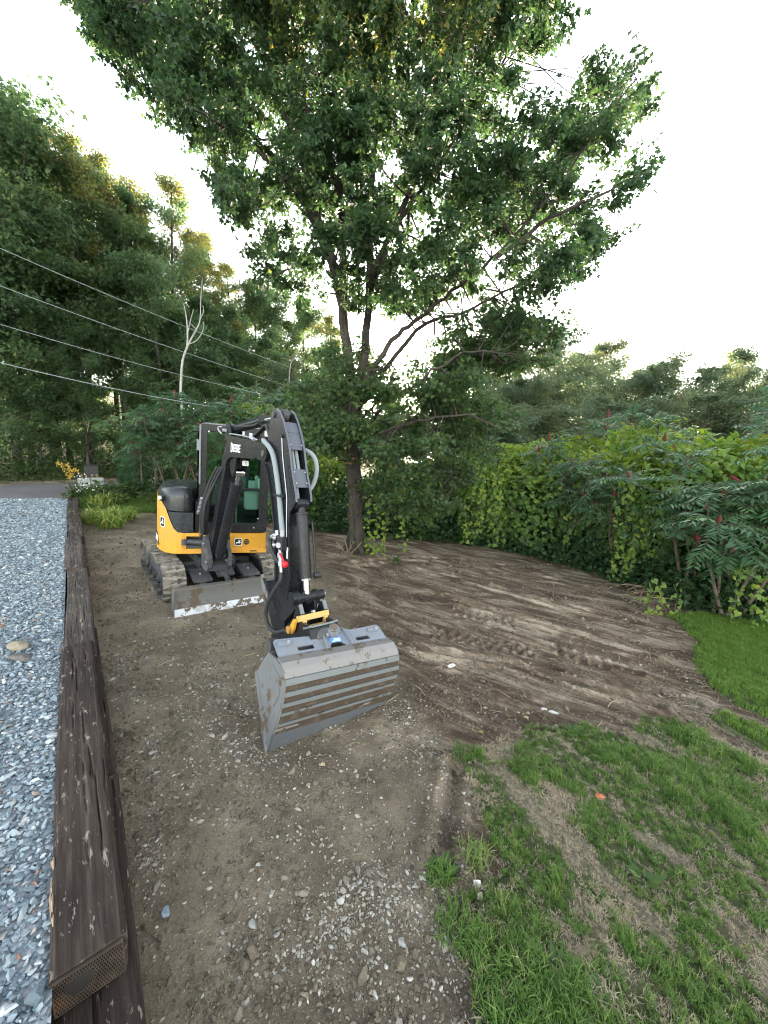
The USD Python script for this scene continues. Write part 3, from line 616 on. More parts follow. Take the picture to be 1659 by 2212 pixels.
# ---------------------------------------------------------------- the maple
r = np.random.default_rng(11)
MY = 9.0
mb = on(770, 1192)
MY = float(mb[1])
def gp(px, py, dy=0.): return at(px, py, MY + dy)
LIMBS = [ # (px points, depth offsets, r0, r1)
 ([(772, 1200), (768, 1090), (765, 980), (768, 900), (762, 840)], [0, 0, 0, 0, 0], .20, .165),
 ([(762, 850), (745, 720), (722, 580), (690, 480), (640, 310), (560, 160), (440, 20), (380, -80)], [0, 0, -.1, -.2, -.5, -.9, -1.3, -1.5], .13, .015),
 ([(742, 700), (740, 560), (735, 420), (728, 250), (715, 60), (700, -150), (690, -330)], [0, .1, .2, .2, .2, .1, 0], .11, .02),
 ([(766, 880), (788, 740), (798, 600), (803, 400), (826, 220), (856, 0), (890, -220), (910, -380)], [0, .1, .2, .4, .5, .6, .8, .9], .115, .015),
 ([(794, 640), (840, 520), (915, 400), (1010, 260), (1110, 90), (1180, -40)], [.2, .5, .9, 1.3, 1.8, 2.0], .075, .015),
 ([(770, 860), (838, 748), (880, 705), (960, 645), (1065, 560), (1190, 420), (1290, 280), (1375, 170)], [0, -.2, -.4, -.7, -1.0, -1.2, -1.3, -1.4], .068, .010),
 ([(785, 870), (900, 715), (1000, 675), (1110, 620), (1230, 555), (1335, 505)], [.1, .5, .8, 1.0, 1.2, 1.2], .060, .010),
 ([(722, 600), (660, 450), (600, 350), (470, 230), (320, 130), (215, 50)], [-.1, .3, .6, .9, 1.2, 1.3], .06, .010),
 ([(800, 600), (880, 430), (935, 250), (990, 90), (1040, -80)], [.2, -.3, -.8, -1.3, -1.7], .07, .015),
 ([(1065, 560), (1190, 470), (1300, 420), (1400, 370)], [-1.0, -1.2, -1.3, -1.4], .05, .01),
 ([(690, 480), (650, 560), (600, 590), (555, 570)], [-.2, .2, .4, .5], .04, .01),
 ([(726, 560), (640, 440), (560, 420), (480, 390)], [0, .8, 1.1, 1.3], .045, .01),
 ([(735, 420), (790, 250), (800, 60), (790, -150)], [.2, 1.2, 1.8, 2.1], .05, .012),
 ([(735, 420), (670, 260), (640, 80), (600, -130)], [.2, -.8, -1.4, -1.8], .05, .012),
 ([(690, 480), (560, 330), (460, 260), (360, 200)], [-.2, -1.0, -1.5, -1.8], .045, .01),
 ([(764, 960), (820, 890), (900, 830), (985, 770), (1060, 760)], [0, -.5, -.9, -1.2, -1.4], .055, .012),
 ([(764, 940), (720, 880), (680, 855), (640, 830), (600, 835)], [0, -.4, -.7, -.8, -.8], .045, .01),
 ([(766, 1000), (830, 935), (920, 905), (1010, 900), (1085, 925)], [0, -.6, -1.1, -1.4, -1.5], .05, .01),
 ([(766, 1010), (700, 960), (650, 945), (620, 960)], [0, -.3, -.5, -.6], .035, .01),
 ([(770, 1080), (830, 1035), (900, 1050), (960, 1080)], [0, -.3, -.5, -.6], .04, .01),
 ([(766, 900), (790, 830), (830, 790), (870, 800)], [0, -.6, -1.0, -1.2], .04, .01),
 ([(766, 920), (830, 860), (900, 850), (960, 870)], [0, .6, 1.1, 1.3], .04, .01),
]
wood, LP = [], []
for pts, dy, a, b in LIMBS:
    P = smooth_path([gp(*p, d) for p, d in zip(pts, dy)], 5)
    P[1:-1] += r.normal(0, .018, (len(P)-2, 3))
    R = a + (b-a)*np.linspace(0, 1, len(P))**.75
    wood.append(tube(P, R, 9, False)); LP.append(np.c_[P, R])
# flare at the foot
for a in np.linspace(0, 2*math.pi, 6, endpoint=False):
    e = mb + np.array([math.cos(a)*.42, math.sin(a)*.42, 0]); e[2] = float(gz(e[0], e[1])) - .05
    wood.append(tube([mb + [math.cos(a)*.1, math.sin(a)*.1, .5], mb + [math.cos(a)*.2, math.sin(a)*.2, .15], e], [.10, .085, .03], 7, False))
LPA = np.vstack(LP); limb_tree = cKDTree(LPA[:, :3])
CROWN = Polygon([(185, 20), (205, 95), (240, 165), (330, 195), (345, 240), (400, 265), (440, 330), (455, 400), (480, 440), (520, 470), (555, 520), (560, 580), (590, 640), (640, 650), (690, 640), (712, 600), (735, 690), (812, 690), (850, 720), (905, 690), (960, 665), (1000, 690), (1060, 640), (1120, 650), (1235, 610), (1260, 570), (1340, 560), (1370, 490), (1290, 480), (1255, 450), (1330, 430), (1410, 370), (1290, 385), (1240, 370), (1300, 330), (1380, 290), (1420, 240), (1395, 130), (1330, 190), (1262, 105), (1200, 210), (1130, 260), (1075, 260), (1100, 170), (1165, 120), (1212, 0), (1240, -120), (1180, -260), (1050, -380), (880, -470), (700, -480), (520, -400), (380, -250), (250, -100)])
HOLES = [((1130, 330), 60), ((1000, 470), 30), ((925, 560), 25), ((620, 650), 40), ((1060, 300), 30), ((690, 600), 25), ((850, 610), 22), ((770, 620), 18), ((560, 470), 20), ((1180, 300), 25), ((960, 590), 20), ((740, 500), 18), ((835, 690), 40), ((1140, 590), 20), ((1270, 410), 25), ((760, 330), 14)]
low_poly = Polygon([(615, 935), (600, 860), (645, 815), (705, 775), (735, 745), (790, 760), (850, 790), (935, 790), (985, 740), (1080, 745), (1075, 800), (1005, 815), (1040, 860), (1085, 920), (1075, 975), (985, 960), (900, 960), (820, 985), (770, 950), (700, 985), (640, 990)])
low2 = Polygon([(790, 1010), (900, 985), (1010, 1000), (1030, 1060), (930, 1110), (840, 1080), (800, 1060)])
low3 = Polygon([(930, 735), (990, 690), (1090, 660), (1190, 690), (1200, 740), (1130, 790), (1010, 800), (950, 790)])
def pads(poly, n, dy_lo, dy_hi, seed, holes=()):
    q = np.random.default_rng(seed); out = []
    x0, y0, x1, y1 = poly.bounds
    while len(out) < n:
        p = (q.uniform(x0, x1), q.uniform(y0, y1))
        if not poly.contains(Point(p)): continue
        if any(math.hypot(p[0]-c[0], p[1]-c[1]) < .62*rr*q.uniform(.7, 1.15) for c, rr in holes): continue
        out.append((*p, q.uniform(dy_lo, dy_hi)))
    return out
PADS = [(p, .44, 255) for p in pads(CROWN.buffer(-15), 760, -1.9, 2.6, 3, HOLES)] + [(p, .36, 160) for p in pads(low_poly.buffer(-6), 150, -1.6, 1.0, 4)] + [(p, .32, 130) for p in pads(low2, 46, -1.2, .6, 5)] + [(p, .38, 130) for p in pads(low3, 64, -1.3, 1.8, 6)]
for pts, dy, a, b in LIMBS[1:15]:
    C_ = smooth_path([(*p, d) for p, d in zip(pts, dy)], 6)
    for u in (.55, .66, .76, .85, .93, 1.0): c_ = C_[int(u*(len(C_)-1))]; PADS.append(((c_[0]+r.normal(0, 9), c_[1]+r.normal(0, 9), c_[2]+r.normal(0, .15)), .36, 130))
LPs, LDs, LTs = [], [], []
tw = []
for (px, py, dy), rad, m in PADS:
    c = gp(px, py, dy)
    _, ii = limb_tree.query(c, k=24)
    cand = LPA[ii]; j = np.argmin(np.linalg.norm(cand[:, :3]-c, axis=1) + .25*np.maximum(0, cand[:, 2]-c[2]+.1)); src = cand[j]
    L = np.linalg.norm(c-src[:3])
    mid = (src[:3]+c)/2 + np.array([0, 0, -.06*L]) + r.normal(0, .05*L, 3)
    tw.append(tube(smooth_path([src[:3], mid, c], 4), np.linspace(min(src[3]*.6, .012+.012*L), .005, 9), 4, False))
    d = norm(c - src[:3] + np.array([0, 0, .15*L]))
    nt = 7; P, D = [], []
    for t in range(nt):
        e = norm(d + r.normal(0, .75, 3)*np.array([1, 1, .6]))
        l = rad*r.uniform(.6, 1.35)
        tw.append(tube([c, c + e*l*.55 + r.normal(0, .03, 3), c + e*l], [.006, .004, .002], 3, False))
        k = m//nt; u = r.uniform(.1, 1.05, k)**.7
        P.append(c + e*(u*l)[:, None] + r.normal(0, .075, (k, 3))*np.array([1, 1, .7])); D.append(np.tile(e*.7 + [0, 0, -.55], (k, 1)))
    P, D = np.vstack(P), np.vstack(D)
    LPs.append(P); LDs.append(D)
    gold = .0
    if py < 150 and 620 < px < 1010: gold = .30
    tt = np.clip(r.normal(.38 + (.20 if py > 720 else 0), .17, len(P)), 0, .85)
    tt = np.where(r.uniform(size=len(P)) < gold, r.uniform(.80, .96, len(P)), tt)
    LTs.append(tt)
LPs, LDs, LTs = np.vstack(LPs), np.vstack(LDs), np.concatenate(LTs)
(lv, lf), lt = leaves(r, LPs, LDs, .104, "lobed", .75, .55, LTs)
mt = thing("maple_tree", "tall spreading maple with several rising stems behind the excavator", "tree", mb)
def rel(mesh, o): m = trimesh.Trimesh(mesh.vertices - o, mesh.faces, process=False); return m
add("trunk", rel(cat(wood), mb), bark, mt, smooth=True)
add("twigs", rel(cat(tw), mb), bark, mt)
tag(add("crown", trimesh.Trimesh(lv-mb, lf, process=False), maple_leaf, mt, tint=lt), kind="stuff")

# ---------------------------------------------------------------- woods across the road
FT = [broadleaf(21, 15, .15, .28, 2.7, 34, 21000, .145, "lobed", "oval", .02, .12, .46), broadleaf(22, 16, .15, .38, 2.3, 32, 18000, .135, "oval", "up", -.03, .32, .46),
      broadleaf(23, 15, .13, .30, 1.9, 32, 13000, .13, "oval", "up", .03, .34, .52, .2), broadleaf(24, 13, .14, .12, 2.9, 36, 22000, .15, "lobed", "oval", .0, .04, .42),
      broadleaf(25, 15, .14, .42, 2.0, 38, 14000, .13, "oval", "cone", .0, .0, .40, .0, .20)]
WL = [forest_leaf, forest_leaf, forest_leaf, forest_leaf, conifer_leaf]
protos = {}
fr = np.random.default_rng(17)
WOODS = [ # px of crown top, py of crown top, depth y, variant
 (-90, 60, 13.5, 3), (15, 110, 15.5, 0), (55, 150, 18, 4), (110, 195, 17.5, 1), (-20, 330, 13.8, 3), (180, 245, 19.5, 1), (250, 330, 19, 0), (285, 320, 22, 2), (345, 315, 21, 2), (215, 400, 17, 3), (395, 440, 23, 1), (430, 455, 25, 2), (480, 510, 26, 1), (60, 420, 15.5, 3), (330, 500, 18.5, 3), (130, 480, 16.5, 3), (530, 560, 27, 3), (580, 580, 30, 0), (640, 600, 32, 3), (420, 590, 20, 3), (500, 620, 21.5, 0), (-80, 300, 17, 1), (90, 300, 23, 0), (240, 480, 24, 4), (700, 640, 30, 1), (570, 690, 20.5, 3), (350, 640, 16.8, 3), (250, 640, 15.6, 3), (40, 620, 13.6, 3), (150, 640, 14.6, 3), (-150, 150, 20, 0), (460, 720, 18.5, 3)]
WLABS = ['bushy tree leaning in at the left edge of the woods, mostly out of view', 'tallest dense tree of the woods at the left edge of the view', 'dark narrow evergreen rising between the two tallest trees at the left', 'slender yellow-topped tree next to the dark evergreen at the left', 'bushy tree low at the left edge behind the second wire', 'slender tree with yellowing crown on the skyline left of the airy trees', 'dense tree below the airy golden-tipped pair', 'left one of the airy golden-tipped trees on the skyline', 'right one of the airy golden-tipped trees, standing alone against the sky', 'bushy mid-green tree below the golden-tipped trees', 'slender gold-topped tree where the skyline of the woods steps down', 'small airy tree with yellow tip further down the skyline', "slender tree low on the skyline, left of the maple's crown", 'bushy tree behind the top wire near the left edge', "bushy tree behind the dead birch's tip", 'bushy tree in the middle of the woods crossed by the top wire', 'bushy tree at the low end of the skyline beside the maple', "dense tree at the far end of the woods beside the maple's left branches", "bushy tree farthest along the woods, left of the maple's fork", 'bushy tree directly behind the dead birch', 'dense tree right of the dead birch', 'slender tree at the left edge just inside the frame', 'dense tree behind the evergreen at the upper left', 'dark evergreen deep in the middle of the woods', 'slender tree beyond the pale saplings', 'bushy tree behind the sumac row, left of the pale saplings', 'bushy tree above the leftmost sumac behind the cab', 'bushy tree between the lowest wire and the planter', 'bushy tree at the roadside near the left edge', 'bushy tree at the roadside above the goldenrod', 'dense tree outside the left edge of the woods', "bushy tree low in front of the dead birch's foot"]
HV = {0: 15, 1: 16, 2: 15, 3: 13, 4: 15}
for (px, py, y, v), lab_ in zip(WOODS, WLABS):
    y = y + 2.2 if y < 17.2 else y
    top = at(px, py, y); g = float(gz(np.array([top[0]]), np.array([top[1]]), False)[0])
    loc = (top[0], top[1], g - .15); h = top[2] - g
    s = h/HV[v]; sw = max(s, .62) * fr.uniform(.80, 1.05)
    grp = {0: "dense tall trees of the woods", 1: "yellow-topped trees of the woods", 2: "airy trees of the woods", 3: "bushy trees at the front of the woods", 4: "dark bare-trunked trees of the woods"}[v]
    if v not in protos:
        protos[v] = plant_tree(("forest_tree", "slender_tree", "airy_tree", "bushy_tree", "conifer_tree")[v], lab_, loc, *FT[v], bark_f, WL[v], group=grp, rz=fr.uniform(0, 360), sc=(sw, sw, s))
    else: copy_of(protos[v], lab_, loc, fr.uniform(0, 360), (sw, sw, s), grp)
# trees behind the thicket on the right
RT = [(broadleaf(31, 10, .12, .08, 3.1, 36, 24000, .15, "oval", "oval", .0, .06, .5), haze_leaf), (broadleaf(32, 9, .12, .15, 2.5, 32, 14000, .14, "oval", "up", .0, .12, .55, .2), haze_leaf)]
RIGHT = [(1180, 670, 24, 0, "large hazy tree behind the maple's right-hand branches"), (1110, 700, 22, 1, "slim tree showing sky through it right of the maple's fork"), (1265, 740, 27, 1, "loose grey-green tree behind the thicket, left of the gap in the skyline"), (1325, 715, 30, 1, "tall feathery tree on the skyline behind the thicket"), (1385, 775, 30, 0, "low hazy tree on the skyline between two taller crowns"), (1440, 755, 24, 0, "broad yellow-green tree on the skyline behind the thicket"), (1520, 765, 23, 0, "round hazy tree on the skyline at the right"), (1590, 735, 25, 1, "tree with a spiky top on the skyline at the right edge"), (1670, 780, 22, 0, "tree cut off by the right edge of the view"), (1300, 830, 19, 0, "russet-tinged bush on the rise behind the thicket"), (950, 800, 26, 0, "dark tree in the gap under the maple's lowest branch"), (1050, 780, 28, 0, "tree with gold light through it behind the maple"), (860, 830, 24, 0, "tree directly behind the maple's trunk"), (740, 740, 26, 0, "tree left of the maple's trunk behind the sumac"), (1750, 760, 24, 0, "tree outside the right edge behind the thicket"), (1210, 800, 21, 0, "dense dark tree behind the vine-covered mound"),
 (1010, 840, 17, 0, "rounded green tree filling the gap under the maple's right-hand branches"), (1120, 790, 19, 0, "full green tree behind the left end of the thicket"), (960, 870, 15, 0, "low full tree just behind the hanging vines"), (820, 870, 16, 0, "shady tree right behind the maple's trunk"), (1090, 850, 15.5, 0, "low bushy tree peeping over the left end of the thicket"), (1240, 860, 16, 0, "low bushy tree peeping over the middle of the thicket"), (1420, 830, 18, 0, "bushy tree on the rise right of the russet bush"), (1560, 820, 18, 0, "bushy tree behind the back-row sumacs at the right"), (700, 820, 18, 0, "bushy tree between the far woods and the maple"), (640, 760, 20, 0, "tree beside the pale saplings left of the maple"), (1660, 830, 17, 0, "bushy tree behind the tallest sumac at the right edge")]
rprot = {}
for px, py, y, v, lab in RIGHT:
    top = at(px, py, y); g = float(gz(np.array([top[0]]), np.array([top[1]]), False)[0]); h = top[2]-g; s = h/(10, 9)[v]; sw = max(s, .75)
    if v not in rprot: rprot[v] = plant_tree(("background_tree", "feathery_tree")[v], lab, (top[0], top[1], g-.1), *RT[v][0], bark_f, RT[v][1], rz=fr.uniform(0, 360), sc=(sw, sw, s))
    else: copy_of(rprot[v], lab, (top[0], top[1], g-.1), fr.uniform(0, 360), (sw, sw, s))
# dead white birch
bb = at(393, 830, 16.5); bb[2] = float(gz(np.array([bb[0]]), np.array([bb[1]]), False)[0])
bt = thing("dead_birch", "bare dead white birch with forked broken top in front of the woods", "tree", bb)
def bpth(P, y=16.5): return smooth_path([at(*p, y) - bb for p in P], 4)
add("trunk", tube(np.vstack([[[0, 0, -.2]], bpth([(390, 850), (393, 790), (400, 760), (413, 732), (425, 710), (432, 690), (434, 640), (437, 600)])]), np.linspace(.055, .008, 30), 8), bark_w, bt, smooth=True)
for P, a in (([(404, 755), (405, 730), (404, 700), (400, 670), (396, 655)], .055), ([(405, 720), (412, 690), (418, 668)], .03), ([(405, 745), (425, 735), (438, 715), (440, 695)], .03), ([(432, 690), (440, 672), (438, 660)], .02), ([(425, 712), (412, 700), (408, 695)], .02)):
    q = bpth(P); add("branch", tube(q, np.linspace(a*.7, .008, len(q)), 6), bark_w, bt, smooth=True)
ar = np.random.default_rng(5)
for P in ([(655, 730), (640, 770), (625, 810), (620, 850)],):
    q = [at(*p, 15.5) for p in P]; q[-1][2] = min(q[-1][2], 1.6); b0 = q[-1]
    t_ = thing("pale_sapling", "thin pale bare sapling leaning left of the maple" if P[0][0] == 655 else "thin upright pale sapling in front of the far woods", "sapling", b0)
    add("stem", tube(smooth_path([p-b0 for p in q] + [np.array([0, 0, -1.2])], 4), np.linspace(.010, .024, 17), 5), bark_w, t_, smooth=True)
# power lines
wm = M("cable", {"p": ("principled_bsdf", {"base_color": (.30, .31, .33), "roughness": .6})}, [])
for (a, b), lab in zip((((-10, 530), (685, 815)), ((-10, 612), (690, 855)), ((-10, 695), (560, 850)), ((-10, 778), (470, 880))), ("topmost overhead wire crossing in front of the woods", "second overhead wire from the top crossing in front of the woods", "third overhead wire from the top, ending behind the sumac", "lowest overhead wire, thick and pale, across the dark woods")):
    p0, p1 = at(a[0]-140, a[1]-(b[1]-a[1])/(b[0]-a[0])*140 - 3, 9.0), at(*b, 13.5)
    t = np.linspace(0, 1, 24)[:, None]; P = p0 + (p1-p0)*t; P[:, 2] -= .18*(4*t*(1-t))[:, 0]*.6
    tag(add("power_line", tube(P, .0055 if "lowest" not in lab else .008, 5), wm), lab, "overhead wire")
# ---------------------------------------------------------------- thicket on the right, sumacs
def frond_pts(r, p, d, L, sag=.5):
    """Leaflet positions, directions and normals along a drooping pinnate leaf, with its midrib."""
    n = 11; t = np.linspace(0, 1, n); d = norm(np.asarray(d, float))
    C = p + d*(t*L)[:, None] + np.array([0, 0, -1])*(sag*L*t**2*.6)[:, None]
    tg = norm(np.gradient(C, axis=0)); side = norm(np.cross(tg, [0, 0, 1.])); nn = norm(np.cross(side, tg))
    P, D, N = [], [], []
    for s in (-1, 1):
        P.append(C[2:]); D.append(norm(side[2:]*s + tg[2:]*.45 - np.array([0, 0, .35]))); N.append(nn[2:])
    return np.vstack(P), np.vstack(D), np.vstack(N), C
def sumac(seed, h, spread, nst, nfr=11, L=.52, ls=.125, cones=.6):
    r = np.random.default_rng(seed); wood, Ps, Ds, Ns, Ts, cone = [], [], [], [], [], []
    tips = []
    for k in range(nst):
        a = k*2.4 + r.normal(0, .3)
        S, R = limb(r, (r.normal(0, .1), r.normal(0, .1), -.05), (math.cos(a)*spread/h*1.1, math.sin(a)*spread/h*1.1, 1), h*r.uniform(.62, 1.0), .028, .012, .12, .10, 7)
        wood.append(tube(S, R, 6, False)); tips.append((S[-1], norm(S[-1]-S[-2])))
        for i in (3, 4, 5, 6):
            B, RB = limb(r, S[i], norm(r.normal(0, 1, 3)*np.array([1, 1, .3]) + [0, 0, .5]), h*.28*r.uniform(.6, 1.2), .012, .007, .15, .12, 4)
            wood.append(tube(B, RB, 5, False)); tips.append((B[-1], norm(B[-1]-B[-2])))
    for p, d in tips:
        a0 = r.uniform(0, 6)
        for q in range(nfr):
            a = a0 + q*2.4; el = r.uniform(-.25, .7)
            v = np.array([math.cos(a)*math.cos(el), math.sin(a)*math.cos(el), math.sin(el)]) + d*.3
            P, D, N, C = frond_pts(r, p + r.normal(0, .02, 3) - d*r.uniform(0, .12), v, L*r.uniform(.7, 1.15), r.uniform(.3, .9))
            Ps.append(P); Ds.append(D); Ns.append(N); Ts.append(np.full(len(P), np.clip(r.normal(.42, .17), 0, .93)))
            wood.append(tube(C[::3], .003, 3, False))
        if r.uniform() < cones:
            ax = norm(d + r.normal(0, .15, 3) + [0, 0, .3])
            hgt = r.uniform(.11, .18); q = [p + ax*(.02 + hgt*u) for u in (0, .2, .5, .8, 1)]
            cone.append(tube(q, [.012, .028, .024, .014, .003], 7))
    Ps, Ds, Ns, Ts = np.vstack(Ps), np.vstack(Ds), np.vstack(Ns), np.concatenate(Ts)
    (v, f), t = leaves(r, Ps, Ds, ls, "leaflet", Ns*1.4, .22, Ts)
    return cat(wood), (trimesh.Trimesh(v, f, process=False), t), cone
def plant_sumac(label, loc, S, rz=0, sc=1, group=None):
    t = thing("sumac_shrub", label, "sumac", loc, rz, sc, group)
    add("stems", S[0], stem_m, t, smooth=True); add("fronds", S[1][0], sumac_leaf, t, tint=S[1][1])
    for c in S[2]: add("seed_cone", c, red_cone, t, smooth=True)
    return t
def mound(seed, rad, h, n, ls=.115, drape=.5):
    """A vine-covered heap: leaves shingled over a lumpy dome, strands hanging, dark stems inside."""
    r = np.random.default_rng(seed)
    u, a = r.uniform(-.5, 1, n), r.uniform(0, 2*np.pi, n)
    el = np.arcsin(np.clip(u, -.55, 1))
    d = np.stack([np.cos(a)*np.cos(el), np.sin(a)*np.cos(el), np.sin(el)], 1)
    lump = .70 + .62*(meshkit.fbm(d*1.9 + seed*3.3, 3, seed)-.15) + r.normal(0, .05, n)
    P = d*lump[:, None]*np.array([rad, rad, h*.62]); P[:, 2] += h*.36
    N = norm(d*np.array([1, 1, 1.2]) + [0, 0, .5]); D = norm(np.cross(np.cross(N, [0, 0, -1.]), N) + r.normal(0, .35, (n, 3)))
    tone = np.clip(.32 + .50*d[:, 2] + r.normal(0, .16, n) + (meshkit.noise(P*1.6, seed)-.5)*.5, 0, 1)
    wood = []; Ps, Ds, Ns, Ts = [P], [D], [N], [tone]
    for _ in range(int(10*drape)):
        a = r.uniform(0, 2*np.pi); q = np.array([math.cos(a)*rad*.95, math.sin(a)*rad*.95, h*r.uniform(.45, .8)])
        l = r.uniform(.4, .75)*q[2]; m = int(l*26); t = np.linspace(0, 1, m)
        S = q + np.stack([.10*np.sin(t*3+a)+math.cos(a)*.1*t, .10*np.cos(t*4)+math.sin(a)*.1*t, -l*t], 1)
        wood.append(tube(S[::4], .004, 4, False)); Ps.append(S + r.normal(0, .05, S.shape)); Ds.append(np.tile([0, 0, -1.], (m, 1)) + r.normal(0, .5, (m, 3))); Ns.append(np.tile([math.cos(a), math.sin(a), .4], (m, 1))); Ts.append(np.clip(r.normal(.55, .2, m), 0, 1))
    for _ in range(9):
        B, RB = limb(r, (r.normal(0, rad*.25), r.normal(0, rad*.25), -.1), (r.normal(0, .5), r.normal(0, .5), 1), h*.8, .028, .01, .1, .2, 5)
        wood.append(tube(B, RB, 5, False))
    Ps, Ds, Ns, Ts = np.vstack(Ps), np.vstack(Ds), np.vstack(Ns), np.concatenate(Ts)
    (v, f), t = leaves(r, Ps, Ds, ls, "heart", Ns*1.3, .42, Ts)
    return cat(wood), (trimesh.Trimesh(v, f, process=False), t)
def plant_mound(label, loc, V, rz=0, sc=1, group=None):
    t = thing("vine_mound", label, "vine", loc, rz, sc, group)
    add("stems", V[0], stem_m, t); add("foliage", V[1][0], vine_leaf, t, tint=V[1][1]); return t
SV = [sumac(51, 2.3, .8, 5), sumac(52, 2.6, .6, 4, 12), sumac(53, 1.9, .9, 5, 11, .56)]
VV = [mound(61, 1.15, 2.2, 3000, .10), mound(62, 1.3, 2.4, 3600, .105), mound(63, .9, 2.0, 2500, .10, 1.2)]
VH, SH = [2.55, 2.75, 2.35], [2.35, 2.6, 2.0]
hr = np.random.default_rng(23); sproto, vproto = {}, {}
def put(kind, v, px, py, top_py, label, back=0.0, wide=1.0, group=None):
    b = on(px, py); b = b + np.array([b[0], b[1], 0])*(back/np.hypot(b[0], b[1]))
    b[2] = float(gz(np.array([b[0]]), np.array([b[1]]), False)[0])
    H_ = at(px, top_py, b[1])[2] - b[2]; s = H_/((SH if kind == "s" else VH)[v]); sw = max(.75, min(s, 1.25))*wide; rz = hr.uniform(0, 360)
    store, fn, src = (sproto, plant_sumac, SV) if kind == "s" else (vproto, plant_mound, VV)
    if v not in store: store[v] = fn(label, b, src[v], rz, (sw, sw, s), group)
    else: copy_of(store[v], label, b, rz, (sw, sw, s), group)
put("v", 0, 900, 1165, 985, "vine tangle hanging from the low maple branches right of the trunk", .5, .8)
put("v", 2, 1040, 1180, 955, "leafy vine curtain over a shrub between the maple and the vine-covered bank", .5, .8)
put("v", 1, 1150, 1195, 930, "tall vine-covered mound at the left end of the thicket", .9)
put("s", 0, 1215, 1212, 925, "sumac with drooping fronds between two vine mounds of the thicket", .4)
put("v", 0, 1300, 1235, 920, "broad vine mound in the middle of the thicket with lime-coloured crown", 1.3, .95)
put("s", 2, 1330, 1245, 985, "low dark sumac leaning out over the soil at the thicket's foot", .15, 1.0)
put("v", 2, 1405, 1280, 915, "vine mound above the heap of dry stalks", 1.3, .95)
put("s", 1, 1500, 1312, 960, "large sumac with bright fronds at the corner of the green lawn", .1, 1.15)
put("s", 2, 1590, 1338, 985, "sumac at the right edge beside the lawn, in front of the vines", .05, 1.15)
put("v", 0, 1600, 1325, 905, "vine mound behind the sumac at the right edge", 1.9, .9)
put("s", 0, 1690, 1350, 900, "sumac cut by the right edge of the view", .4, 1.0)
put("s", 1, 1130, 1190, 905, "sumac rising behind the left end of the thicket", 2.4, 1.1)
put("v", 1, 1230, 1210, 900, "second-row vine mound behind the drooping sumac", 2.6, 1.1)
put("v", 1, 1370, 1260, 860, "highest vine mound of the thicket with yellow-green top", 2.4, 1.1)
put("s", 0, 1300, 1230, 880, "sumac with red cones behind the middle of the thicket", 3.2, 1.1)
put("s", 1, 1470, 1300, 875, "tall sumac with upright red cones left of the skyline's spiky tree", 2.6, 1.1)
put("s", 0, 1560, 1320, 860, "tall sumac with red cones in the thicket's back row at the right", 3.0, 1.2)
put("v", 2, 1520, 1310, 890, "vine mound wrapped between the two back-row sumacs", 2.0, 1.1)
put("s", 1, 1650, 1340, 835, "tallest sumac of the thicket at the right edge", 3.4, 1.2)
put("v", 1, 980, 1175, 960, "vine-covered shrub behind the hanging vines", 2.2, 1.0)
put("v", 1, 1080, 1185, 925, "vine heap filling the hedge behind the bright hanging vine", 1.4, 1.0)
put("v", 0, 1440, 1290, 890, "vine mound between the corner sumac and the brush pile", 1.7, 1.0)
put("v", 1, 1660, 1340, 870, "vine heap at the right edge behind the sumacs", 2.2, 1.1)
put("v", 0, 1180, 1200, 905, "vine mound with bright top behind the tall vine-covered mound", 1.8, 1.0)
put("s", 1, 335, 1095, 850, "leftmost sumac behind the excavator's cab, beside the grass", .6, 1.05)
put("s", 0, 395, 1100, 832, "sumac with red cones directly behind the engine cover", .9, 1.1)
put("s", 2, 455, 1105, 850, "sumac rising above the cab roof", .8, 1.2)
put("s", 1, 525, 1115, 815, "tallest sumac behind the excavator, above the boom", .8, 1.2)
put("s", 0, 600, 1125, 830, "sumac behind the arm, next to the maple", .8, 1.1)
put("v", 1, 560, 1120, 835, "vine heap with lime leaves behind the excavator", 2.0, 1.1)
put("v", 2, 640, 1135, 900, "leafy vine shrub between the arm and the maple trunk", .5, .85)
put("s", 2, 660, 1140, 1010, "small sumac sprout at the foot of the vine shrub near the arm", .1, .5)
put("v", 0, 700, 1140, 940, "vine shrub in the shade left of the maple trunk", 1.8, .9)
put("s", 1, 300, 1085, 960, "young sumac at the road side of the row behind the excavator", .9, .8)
# hanging vines, each by itself
def hanging(label, strands, y):
    q = np.random.default_rng(int(strands[0][0][0])); P, D, N, T, wood = [], [], [], [], []
    base_ = at(*strands[0][0], y)
    for S in strands:
        C = smooth_path([at(*p, y + q.uniform(-.15, .15)) for p in S], 8); L = np.linalg.norm(np.diff(C, axis=0), axis=1).sum(); m = max(8, int(L*24))
        t = np.linspace(0, 1, m); X = np.stack([np.interp(t*(len(C)-1), np.arange(len(C)), C[:, i]) for i in range(3)], 1)
        wood.append(tube(C - base_, .004, 4, False)); P.append(X + q.normal(0, .05, X.shape) - base_); D.append(np.tile([0, 0, -1.], (m, 1)) + q.normal(0, .5, (m, 3))); N.append(np.tile([0, -.9, .35], (m, 1))); T.append(np.clip(q.normal(.72, .16, m), 0, 1))
    t_ = thing("hanging_vine", label, "vine", base_)
    (v, f), tt = leaves(q, np.vstack(P), np.vstack(D), .095, "heart", np.vstack(N), .35, np.concatenate(T))
    add("stems", cat(wood), stem_m, t_); add("foliage", trimesh.Trimesh(v, f, process=False), vine_leaf, t_, tint=tt)
hanging("vine with lime leaves hanging to the soil just right of the maple trunk", [[(825, 1000), (815, 1080), (812, 1150), (805, 1200)], [(850, 1010), (840, 1090), (830, 1160), (825, 1205)], [(800, 1050), (798, 1120), (795, 1190)], [(870, 1040), (868, 1110), (872, 1185)]], 8.7)
